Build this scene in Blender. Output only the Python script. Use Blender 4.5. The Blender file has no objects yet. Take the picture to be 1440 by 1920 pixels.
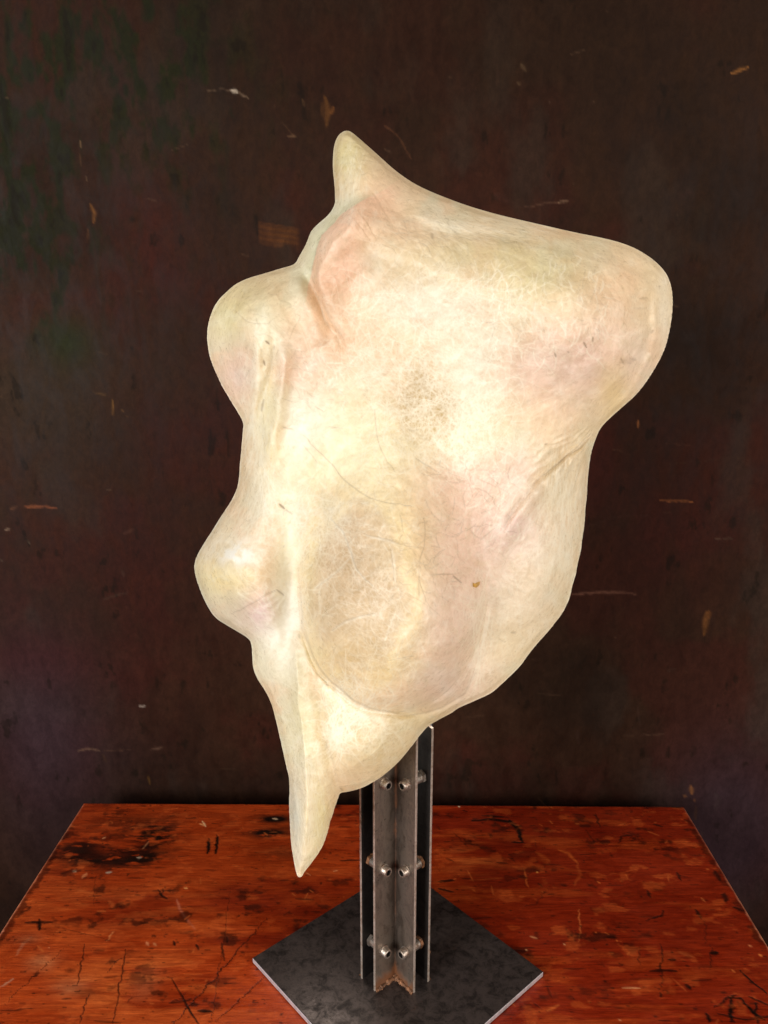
import bpy, bmesh, math, random
import numpy as np
from mathutils import Vector, Matrix, noise as mnoise

rng = np.random.default_rng(7)
random.seed(7)
R = math.radians
C = bpy.context.scene.collection
SC = bpy.context.scene

# ------------------------------------------------------------------ camera
F = 1441.0                    # focal length in photograph pixels
PITCH = R(13.8)
TABLE_Z = 0.75
CAM_H = TABLE_Z + 0.662
cam_d = bpy.data.cameras.new('camera')
cam = bpy.data.objects.new('camera', cam_d)
C.objects.link(cam)
cam.location = (0, 0, CAM_H)
cam.rotation_euler = (R(90) - PITCH, 0, 0)
cam_d.sensor_fit = 'VERTICAL'
cam_d.sensor_height = 36.0
cam_d.lens = 36.0 * F / 1920.0
cam_d.clip_start = 0.02
cam_d.clip_end = 60
SC.camera = cam

# ------------------------------------------------------------------ world, lamps, exposure
w = bpy.data.worlds.new('World')
SC.world = w
w.use_nodes = True
bg = w.node_tree.nodes['Background']
bg.inputs['Color'].default_value = (0.75, 0.80, 0.9, 1)
bg.inputs['Strength'].default_value = 0.12
SC.view_settings.view_transform = 'Standard'
SC.view_settings.look = 'None'
SC.view_settings.exposure = 0.0
SC.view_settings.gamma = 1.0


def area(name, loc, target, sx, sy, power, col, spread=180):
    l = bpy.data.lights.new(name, 'AREA')
    l.shape = 'RECTANGLE'
    l.size, l.size_y = sx, sy
    l.energy = power
    l.color = col
    l.spread = R(spread)
    o = bpy.data.objects.new(name, l)
    C.objects.link(o)
    o.location = loc
    d = Vector(target) - Vector(loc)
    o.rotation_euler = d.to_track_quat('-Z', 'Y').to_euler()
    return o


area('window_light', (-1.75, -1.35, 1.75), (0.0, 0.7, 1.0), 1.3, 1.3, 70, (1.0, 0.97, 0.92))
area('fill_light', (1.75, -1.15, 1.55), (0.0, 0.7, 0.95), 1.5, 1.5, 54, (1.0, 0.93, 0.86))  # added warm fill from the right, no source seen there
area('doorway_light', (-1.5, -0.75, 1.15), (-0.1, 0.75, 0.85), 0.8, 0.7, 13, (0.80, 0.88, 1.0))
# lamps behind the translucent shell: its inner glow, plus added fills for the edges
for nm, lx, lz, sx_, sz_, pw in (('shell_lamp', 0.02, 1.27, 0.20, 0.30, 0.17), ('shoulder_fill', 0.155, 1.41, 0.12, 0.12, 0.17), ('neck_fill', -0.03, 1.47, 0.10, 0.10, 0.05),
                                 ('far_shoulder_fill', -0.105, 1.37, 0.07, 0.12, 0.07), ('flank_fill', 0.065, 1.125, 0.13, 0.10, 0.18), ('tail_fill', -0.075, 1.0, 0.05, 0.16, 0.26)):
    area(nm, (lx, 0.735, lz), (lx, 0.2, lz - 0.02), sx_, sz_, pw, (1.0, 0.945, 0.86))

# ------------------------------------------------------------------ geometry of the view: a photograph pixel to a point of the place
SP, CP = math.sin(PITCH), math.cos(PITCH)


def ray(x, y):
    u = (np.asarray(x, float) - 720.0) / F
    v = (960.0 - np.asarray(y, float)) / F
    return u, CP + v * SP, -SP + v * CP


def at_y(x, y, Y):
    a, b, c = ray(x, y)
    t = Y / b
    return a * t, b * t, CAM_H + c * t


def at_z(x, y, Z):
    a, b, c = ray(x, y)
    t = (Z - CAM_H) / c
    return a * t, b * t, CAM_H + c * t


# ------------------------------------------------------------------ helpers
def tag(o, label=None, cat=None, group=None, kind=None):
    if label: o['label'] = label
    if cat: o['category'] = cat
    if group: o['group'] = group
    if kind: o['kind'] = kind
    return o


def empty(name, loc, label, cat):
    o = bpy.data.objects.new(name, None)
    C.objects.link(o)
    o.location = loc
    o.empty_display_size = 0.05
    return tag(o, label, cat)


def link(name, me, mats, parent=None, smooth=False):
    o = bpy.data.objects.new(name, me)
    C.objects.link(o)
    for m in (mats if isinstance(mats, (list, tuple)) else [mats]):
        me.materials.append(m)
    if smooth:
        me.polygons.foreach_set('use_smooth', np.ones(len(me.polygons), bool))
    if parent is not None:
        o.parent = parent
        o.matrix_parent_inverse = Matrix.Translation(-Vector(parent.location))
    return o


def grid_mesh(name, P, extra=None):
    """P: rows x cols x 3. Quads between neighbours."""
    nr, nc = P.shape[:2]
    me = bpy.data.meshes.new(name)
    idx = np.arange(nr * nc).reshape(nr, nc)
    q = np.stack([idx[:-1, :-1], idx[1:, :-1], idx[1:, 1:], idx[:-1, 1:]], -1).reshape(-1, 4)
    co = P.reshape(-1, 3)
    if extra is not None:
        co = np.vstack([co, extra[0]])
        q = np.vstack([q, extra[1]])
    me.vertices.add(len(co))
    me.vertices.foreach_set('co', co.astype(np.float32).ravel())
    me.loops.add(q.size)
    me.loops.foreach_set('vertex_index', q.astype(np.int32).ravel())
    me.polygons.add(len(q))
    me.polygons.foreach_set('loop_start', np.arange(0, q.size, 4, dtype=np.int32))
    me.polygons.foreach_set('loop_total', np.full(len(q), 4, dtype=np.int32))
    me.update(calc_edges=True)
    return me


def add_float(me, name, arr):
    a = me.attributes.new(name, 'FLOAT', 'POINT')
    a.data.foreach_set('value', arr.astype(np.float32).ravel())


def add_color(me, name, arr):
    a = me.attributes.new(name, 'FLOAT_COLOR', 'POINT')
    c = np.ones((len(arr), 4), np.float32)
    c[:, :3] = arr
    a.data.foreach_set('color', c.ravel())


def srgb(r, g, b):
    v = np.array([r, g, b], float) / 255.0
    return np.where(v <= 0.04045, v / 12.92, ((v + 0.055) / 1.055) ** 2.4)


def seg_dist(px, py, pts):
    """distance to a polyline and the signed side of its nearest segment"""
    best = np.full(px.shape, 1e9)
    side = np.zeros(px.shape)
    along = np.zeros(px.shape)
    n = len(pts) - 1
    for i in range(n):
        ax, ay = pts[i]
        bx, by = pts[i + 1]
        dx, dy = bx - ax, by - ay
        L2 = dx * dx + dy * dy + 1e-12
        t = np.clip(((px - ax) * dx + (py - ay) * dy) / L2, 0, 1)
        ex, ey = px - ax - t * dx, py - ay - t * dy
        d = np.hypot(ex, ey)
        m = d < best
        best = np.where(m, d, best)
        side = np.where(m, np.sign(dx * ey - dy * ex), side)
        along = np.where(m, (i + t) / n, along)
    return best, side, along


def stroke(px, py, out, pts, wid, amp, soft=1.0, mode='max', taper=True):
    """lay one painted or scratched mark into an array"""
    xs = [p[0] for p in pts]; ys = [p[1] for p in pts]
    m = wid * 3
    sel = np.nonzero((px > min(xs) - m) & (px < max(xs) + m) & (py > min(ys) - m) & (py < max(ys) + m))[0]
    if len(sel) == 0: return
    d, s, al = seg_dist(px[sel], py[sel], pts)
    wloc = wid * (0.35 + 0.65 * np.sin(np.pi * np.clip(al, 0.02, 0.98)) ** 0.6) if taper else wid
    v = amp * np.exp(-(d / wloc) ** (2 / soft))
    if mode == 'max':
        out[sel] = np.maximum(out[sel], v)
    else:
        out[sel] += v


def vnoise(x, y, scale, seed=0, octs=4, ax=1.0, ay=1.0):
    """value noise by bilinear lookup of random tables"""
    out = np.zeros(np.shape(x)); amp = 1.0; tot = 0
    r = np.random.default_rng(seed)
    for k in range(octs):
        T = r.random((256, 256))
        u = x / scale * ax; v = y / scale * ay
        iu = np.floor(u).astype(int); iv = np.floor(v).astype(int)
        fu = u - iu; fv = v - iv
        fu = fu * fu * (3 - 2 * fu); fv = fv * fv * (3 - 2 * fv)
        a = T[iv % 256, iu % 256]; b = T[iv % 256, (iu + 1) % 256]
        c = T[(iv + 1) % 256, iu % 256]; d = T[(iv + 1) % 256, (iu + 1) % 256]
        out += amp * ((a * (1 - fu) + b * fu) * (1 - fv) + (c * (1 - fu) + d * fu) * fv)
        tot += amp; amp *= 0.55; scale *= 0.5
    return out / tot


# ------------------------------------------------------------------ node helpers
def new_mat(name):
    m = bpy.data.materials.new(name)
    m.use_nodes = True
    nt = m.node_tree
    b = nt.nodes['Principled BSDF']
    return m, nt, b


def N(nt, t, **kw):
    n = nt.nodes.new(t)
    for k, v in kw.items():
        if k in n.inputs.keys():
            n.inputs[k].default_value = v
        else:
            setattr(n, k, v)
    return n


def mixc(nt, fac, a, b, blend='MIX'):
    n = nt.nodes.new('ShaderNodeMix')
    n.data_type = 'RGBA'
    n.blend_type = blend
    for sock, val in ((n.inputs[0], fac), (n.inputs[6], a), (n.inputs[7], b)):
        if hasattr(val, 'links') or isinstance(val, bpy.types.NodeSocket):
            nt.links.new(val, sock)
        elif isinstance(val, (int, float)):
            sock.default_value = val
        else:
            sock.default_value = (*val[:3], 1)
    return n.outputs[2]


def math_n(nt, op, a, b=None, clamp=False):
    n = nt.nodes.new('ShaderNodeMath')
    n.operation = op
    n.use_clamp = clamp
    for i, v in enumerate((a, b)):
        if v is None: continue
        if isinstance(v, bpy.types.NodeSocket): nt.links.new(v, n.inputs[i])
        else: n.inputs[i].default_value = v
    return n.outputs[0]


def ramp(nt, src, lo, hi, a=0.0, b=1.0):
    n = nt.nodes.new('ShaderNodeMapRange')
    nt.links.new(src, n.inputs['Value'])
    n.inputs['From Min'].default_value = lo
    n.inputs['From Max'].default_value = hi
    n.inputs['To Min'].default_value = a
    n.inputs['To Max'].default_value = b
    n.interpolation_type = 'SMOOTHSTEP'
    return n.outputs[0]


def tex_noise(nt, scale, detail=5, rough=0.6, stretch=(1, 1, 1), dist=0.0, rot=(0, 0, 0)):
    tc = nt.nodes.new('ShaderNodeTexCoord')
    mp = nt.nodes.new('ShaderNodeMapping')
    mp.inputs['Scale'].default_value = stretch
    mp.inputs['Rotation'].default_value = rot
    nt.links.new(tc.outputs['Object'], mp.inputs['Vector'])
    n = nt.nodes.new('ShaderNodeTexNoise')
    n.inputs['Scale'].default_value = scale
    n.inputs['Detail'].default_value = detail
    n.inputs['Roughness'].default_value = rough
    n.inputs['Distortion'].default_value = dist
    nt.links.new(mp.outputs[0], n.inputs['Vector'])
    return n.outputs[0]


def attr(nt, name, out='Fac'):
    n = nt.nodes.new('ShaderNodeAttribute')
    n.attribute_name = name
    return n.outputs[out]


def bump(nt, h, strength, dist, prev=None):
    n = nt.nodes.new('ShaderNodeBump')
    n.inputs['Strength'].default_value = strength
    n.inputs['Distance'].default_value = dist
    nt.links.new(h, n.inputs['Height'])
    if prev is not None: nt.links.new(prev, n.inputs['Normal'])
    return n.outputs[0]


# ------------------------------------------------------------------ materials
def mat_wall():
    m, nt, b = new_mat('dark_painted_board')
    col = attr(nt, 'tint', 'Color')
    fine = tex_noise(nt, 110, 8, 0.82, (1.0, 1, 0.7), 0.4)
    mid = tex_noise(nt, 22, 6, 0.65, (1.6, 1, 0.7), 0.6)
    col = mixc(nt, 1.0, col, mixc(nt, ramp(nt, fine, 0.25, 0.75), (0.70, 0.68, 0.67), (1.26, 1.26, 1.26)), 'MULTIPLY')
    col = mixc(nt, 1.0, col, mixc(nt, ramp(nt, mid, 0.3, 0.7), (0.82, 0.79, 0.79), (1.12, 1.12, 1.1)), 'MULTIPLY')
    nt.links.new(col, b.inputs['Base Color'])
    nt.links.new(ramp(nt, mid, 0.3, 0.7, 0.48, 0.70), b.inputs['Roughness'])
    b.inputs['Specular IOR Level'].default_value = 0.06
    nt.links.new(bump(nt, fine, 0.18, 0.0008), b.inputs['Normal'])
    return m


def mat_wood():
    m, nt, b = new_mat('worn_red_varnished_wood')
    col = attr(nt, 'tint', 'Color')
    g1 = tex_noise(nt, 36, 8, 0.78, (0.5, 3.6, 1), 1.3)
    g2 = tex_noise(nt, 160, 4, 0.7, (0.16, 3.0, 1), 0.2)
    g3 = tex_noise(nt, 14, 6, 0.7, (1, 1.8, 1), 1.0)
    col = mixc(nt, 1.0, col, mixc(nt, ramp(nt, g1, 0.32, 0.68), (0.72, 0.62, 0.58), (1.2, 1.28, 1.25)), 'MULTIPLY')
    col = mixc(nt, 1.0, col, mixc(nt, ramp(nt, g2, 0.3, 0.7), (0.82, 0.76, 0.74), (1.16, 1.2, 1.2)), 'MULTIPLY')
    col = mixc(nt, 1.0, col, mixc(nt, ramp(nt, g3, 0.3, 0.7), (0.82, 0.72, 0.7), (1.15, 1.25, 1.2)), 'MULTIPLY')
    nt.links.new(col, b.inputs['Base Color'])
    nt.links.new(ramp(nt, g3, 0.3, 0.7, 0.26, 0.50), b.inputs['Roughness'])
    b.inputs['Specular IOR Level'].default_value = 0.28
    h = math_n(nt, 'SUBTRACT', g1, math_n(nt, 'MULTIPLY', attr(nt, 'dent'), 1.5))
    nt.links.new(bump(nt, h, 0.5, 0.0012), b.inputs['Normal'])
    return m


def mat_wood_plain():
    m, nt, b = new_mat('red_varnished_wood_side')
    g1 = tex_noise(nt, 30, 7, 0.7, (0.35, 4.5, 4.5), 0.7)
    nt.links.new(mixc(nt, ramp(nt, g1, 0.3, 0.7), srgb(82, 26, 10), srgb(150, 60, 22)), b.inputs['Base Color'])
    b.inputs['Roughness'].default_value = 0.5
    nt.links.new(bump(nt, g1, 0.4, 0.001), b.inputs['Normal'])
    return m


def mat_steel(name, base, dark, rust_amt, rough, metal=0.75, rough2=None, scale=60):
    m, nt, b = new_mat(name)
    n1 = tex_noise(nt, scale, 7, 0.72, (1, 1, 1), 0.5)
    n2 = tex_noise(nt, scale * 4.2, 4, 0.7)
    n3 = tex_noise(nt, scale * 0.55, 6, 0.7, (1, 1, 0.5), 0.8)
    col = mixc(nt, ramp(nt, n1, 0.33, 0.62), dark, base)
    col = mixc(nt, ramp(nt, n2, 0.58, 0.70, 0, 0.7), col, [c * 0.35 for c in dark])
    rf = ramp(nt, n3, 0.60 - rust_amt, 0.72 - rust_amt, 0, 0.85)
    col = mixc(nt, rf, col, (0.13, 0.042, 0.014))
    nt.links.new(col, b.inputs['Base Color'])
    mt = math_n(nt, 'SUBTRACT', metal, math_n(nt, 'MULTIPLY', rf, metal * 0.9))
    nt.links.new(mt, b.inputs['Metallic'])
    nt.links.new(ramp(nt, n1, 0.3, 0.7, rough + 0.14, rough - 0.06), b.inputs['Roughness'])
    nt.links.new(bump(nt, n2, 0.4, 0.0004), b.inputs['Normal'])
    return m


def mat_angle():
    m, nt, b = new_mat('mill_scale_steel')
    n1 = tex_noise(nt, 60, 8, 0.75, (1, 1, 0.5), 0.5)
    n2 = tex_noise(nt, 330, 4, 0.7)
    n3 = tex_noise(nt, 28, 7, 0.75, (1, 1, 0.35), 0.8)
    cr = attr(nt, 'crease')
    tc = nt.nodes.new('ShaderNodeTexCoord'); sp = nt.nodes.new('ShaderNodeSeparateXYZ')
    nt.links.new(tc.outputs['Object'], sp.inputs[0])
    low = ramp(nt, sp.outputs['Z'], TABLE_Z + 0.035, TABLE_Z + 0.004)
    high = ramp(nt, sp.outputs['Z'], TABLE_Z + 0.235, TABLE_Z + 0.275)
    col = mixc(nt, ramp(nt, n1, 0.3, 0.66), (0.13, 0.10, 0.08), (0.33, 0.265, 0.21))
    col = mixc(nt, ramp(nt, math_n(nt, 'ADD', n1, math_n(nt, 'MULTIPLY', cr, 0.35)), 0.62, 0.85, 0, 0.75), col, (0.055, 0.038, 0.028))
    col = mixc(nt, ramp(nt, n2, 0.60, 0.68, 0, 0.8), col, (0.03, 0.02, 0.016))
    wet = math_n(nt, 'ADD', math_n(nt, 'MULTIPLY', math_n(nt, 'POWER', cr, 8.0), 0.50), math_n(nt, 'MULTIPLY', low, 0.30))
    wet = math_n(nt, 'ADD', wet, math_n(nt, 'MULTIPLY', high, 0.10))
    rf = ramp(nt, math_n(nt, 'ADD', n3, wet), 0.60, 0.80, 0, 0.9)
    col = mixc(nt, rf, col, (0.17, 0.062, 0.022))
    nt.links.new(col, b.inputs['Base Color'])
    nt.links.new(math_n(nt, 'SUBTRACT', 0.8, math_n(nt, 'MULTIPLY', rf, 0.7)), b.inputs['Metallic'])
    nt.links.new(ramp(nt, n1, 0.3, 0.7, 0.50, 0.34), b.inputs['Roughness'])
    nt.links.new(bump(nt, n2, 0.4, 0.0004), b.inputs['Normal'])
    return m


def mat_shell():
    m, nt, b = new_mat('translucent_fibre_resin')
    tint = attr(nt, 'tint', 'Color')
    fib = attr(nt, 'fibre_sheen')
    crack_shade = attr(nt, 'crack_shade')
    n1 = tex_noise(nt, 26, 7, 0.72, (1, 1, 1), 1.2)
    n2 = tex_noise(nt, 150, 5, 0.75, (1, 1, 1), 1.6)
    n3 = tex_noise(nt, 420, 3, 0.7)
    col = mixc(nt, 1.0, tint, mixc(nt, ramp(nt, n1, 0.33, 0.67), (0.90, 0.885, 0.86), (1.06, 1.07, 1.10)), 'MULTIPLY')
    col = mixc(nt, 1.0, col, mixc(nt, ramp(nt, n2, 0.3, 0.7), (0.94, 0.925, 0.90), (1.04, 1.05, 1.07)), 'MULTIPLY')
    col = mixc(nt, math_n(nt, 'MULTIPLY', fib, 0.85, True), col, (1.0, 0.965, 0.84))
    col = mixc(nt, math_n(nt, 'MULTIPLY', crack_shade, 1.0, True), col, (0.20, 0.115, 0.05))
    nt.links.new(col, b.inputs['Base Color'])
    b.inputs['Roughness'].default_value = 0.42
    nt.links.new(ramp(nt, n2, 0.3, 0.7, 0.24, 0.44), b.inputs['Roughness'])
    b.inputs['Specular IOR Level'].default_value = 0.5
    h = math_n(nt, 'ADD', math_n(nt, 'MULTIPLY', n2, 0.7), math_n(nt, 'MULTIPLY', n3, 0.2))
    h = math_n(nt, 'ADD', h, math_n(nt, 'MULTIPLY', fib, 0.25))
    h = math_n(nt, 'SUBTRACT', h, math_n(nt, 'MULTIPLY', crack_shade, 0.8))
    bn = bump(nt, h, 0.45, 0.0016)
    bn = bump(nt, n1, 0.35, 0.006, bn)
    nt.links.new(bn, b.inputs['Normal'])
    tr = nt.nodes.new('ShaderNodeBsdfTranslucent')
    nt.links.new(mixc(nt, 1.0, col, (1.0, 0.97, 0.88), 'MULTIPLY'), tr.inputs['Color'])
    mx = nt.nodes.new('ShaderNodeMixShader')
    mx.inputs[0].default_value = 0.42
    nt.links.new(b.outputs[0], mx.inputs[1])
    nt.links.new(tr.outputs[0], mx.inputs[2])
    nt.links.new(mx.outputs[0], nt.nodes['Material Output'].inputs['Surface'])
    return m


def mat_simple(name, col, rough, metal=0.0, nscale=80, var=0.35, bmp=0.3):
    m, nt, b = new_mat(name)
    n = tex_noise(nt, nscale, 6, 0.7)
    c = np.array(col)
    nt.links.new(mixc(nt, ramp(nt, n, 0.3, 0.7), c * (1 - var), c * (1 + var)), b.inputs['Base Color'])
    b.inputs['Roughness'].default_value = rough
    b.inputs['Metallic'].default_value = metal
    nt.links.new(bump(nt, n, bmp, 0.0008), b.inputs['Normal'])
    return m


M_wall = mat_wall()
M_wood = mat_wood()
M_side = mat_wood_plain()
M_angle = mat_angle()
M_shaded = mat_steel('shaded_rusted_steel', (0.035, 0.028, 0.024), (0.014, 0.010, 0.008), 0.0, 0.6, 0.3, scale=50)  # steel darkened to paint in the shade between the angles
M_plate = mat_steel('dark_blackened_steel', (0.12, 0.092, 0.082), (0.032, 0.024, 0.021), -0.04, 0.36, 0.65, scale=85)
M_cut = mat_steel('worn_bright_steel_edge', (0.62, 0.52, 0.44), (0.32, 0.22, 0.16), 0.0, 0.42, 0.6, scale=120)
M_cutw = mat_steel('pale_edge_steel', (0.78, 0.78, 0.80), (0.45, 0.43, 0.42), -0.08, 0.36, 0.6, scale=120)  # pale steel; on the plate edge it paints in caught daylight
M_bolt = mat_steel('zinc_bolt_steel', (0.46, 0.40, 0.34), (0.20, 0.13, 0.09), 0.05, 0.38, 0.85, scale=200)
M_rust = mat_simple('rusty_weld', (0.20, 0.085, 0.036), 0.6, 0.3, 260, 0.75, 0.8)
M_floor = mat_simple('concrete_floor', (0.16, 0.15, 0.14), 0.7, 0, 12, 0.25)
M_shell = mat_shell()
M_ochre = mat_simple('ochre_resin_patch', (0.55, 0.30, 0.06), 0.4, 0, 300, 0.4)

# ------------------------------------------------------------------ the setting: wall and floor
TROT = R(-1.3)                               # the table and wall are turned a little to the camera
WALL_C = np.array([0.0, 1.0])
wdir = np.array([math.cos(TROT), math.sin(TROT)])
wn = np.array([-wdir[1], wdir[0]])           # points away from the camera


def wall_uv(x, y):
    """photograph pixel to wall coordinates (along, height)"""
    a, b, c = ray(x, y)
    t = (WALL_C @ wn) / (a * wn[0] + b * wn[1])
    return (a * t * wdir[0] + b * t * wdir[1]), CAM_H + c * t


def nonuni(lo, a, b, hi, step, ncoarse):
    return np.concatenate([np.linspace(lo, a, ncoarse, endpoint=False), np.arange(a, b, step), np.linspace(b, hi, ncoarse)])


us = nonuni(-2.4, -0.60, 0.60, 2.4, 0.00185, 10)
vs = nonuni(0.0, 0.42, 1.98, 3.0, 0.0021, 8)
U, V = np.meshgrid(us, vs)
P = np.stack([WALL_C[0] + U * wdir[0], WALL_C[1] + U * wdir[1], V], -1)
P[..., 0] -= 0; P = P
me = grid_mesh('wall', P[:, ::-1])
u = U[:, ::-1].ravel(); v = V[:, ::-1].ravel()
# paint colours: brown ground, maroon clouds, greenish-black and grey clouds; plum is painted daylight reflection
brown = srgb(56, 36, 26); maroon = srgb(66, 32, 25); green = srgb(34, 36, 18); grey = srgb(62, 52, 46); dark = srgb(34, 22, 17); plum_reflect = srgb(62, 46, 56)
tint = np.tile(brown, (len(u), 1))


def lay(mask, col):
    global tint
    mk = np.clip(mask, 0, 1)[:, None]
    tint = tint * (1 - mk) + col * mk


def blob(cx, cy, rx, ry, amp=1.0):
    bu, bv = wall_uv(cx, cy)
    k = 0.00074
    return amp * np.exp(-(((u - bu) / (rx * k)) ** 2 + ((v - bv) / (ry * k)) ** 2))


sm = lambda a, lo, hi: np.clip((a - lo) / (hi - lo), 0, 1) ** 2 * (3 - 2 * np.clip((a - lo) / (hi - lo), 0, 1))
nA = vnoise(u + 9, v + 9, 0.16, 3, 6)
nB = vnoise(u + 9, v + 9, 0.11, 5, 6, 1.5, 0.7)
nC = vnoise(u + 9, v + 9, 0.035, 8, 5, 1.3, 0.6)
nD = vnoise(u + 9, v + 9, 0.012, 11, 4, 1.0, 0.5); nE = vnoise(u + 9, v + 9, 0.006, 12, 3)
lay(sm(nA, 0.50, 0.66) * 0.7, maroon)
lay(sm(nB, 0.55, 0.72) * 0.6, grey)
lay(sm(1 - nA, 0.52, 0.70) * 0.55, dark)
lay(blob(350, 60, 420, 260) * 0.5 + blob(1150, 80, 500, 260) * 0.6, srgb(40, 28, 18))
lay((blob(120, 230, 190, 300) + blob(350, 150, 120, 160) + blob(60, 480, 120, 160)) * sm(nC, 0.44, 0.58) * sm(nD, 0.3, 0.6) * 1.1, green)
lay((blob(150, 700, 240, 90) + blob(100, 820, 200, 140)) * 0.6, srgb(60, 48, 38))
lay((blob(330, 1120, 110, 260) + blob(370, 800, 60, 90) + blob(100, 1240, 110, 60) * 1.3 + blob(1260, 1020, 120, 160) + blob(1150, 850, 90, 110) + blob(300, 480, 90, 120)) * (0.35 + 0.65 * sm(nB, 0.35, 0.6)) * 0.8, srgb(70, 31, 26))
lay(blob(160, 640, 50, 45) * 0.75, srgb(38, 52, 28))
lay((blob(110, 1400, 130, 230) + blob(1390, 1560, 130, 180) * 1.4) * 0.9, plum_reflect)  # daylight reflections in the lower corners, painted into the wall colour
lay(blob(1340, 560, 60, 300) * 0.25 + blob(1120, 1250, 260, 190) * 0.35 + blob(1220, 870, 60, 160) * 0.4, srgb(38, 32, 24))
lay(blob(720, 1495, 700, 90) * 0.75 * (0.6 + 0.5 * nC), srgb(30, 20, 16))  # shade above the table's back edge, painted into the wall colour
# dark pin-blotches
lay(sm(nD, 0.66, 0.74) * sm(nC, 0.5, 0.62) * 0.6, srgb(26, 19, 12))

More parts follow.
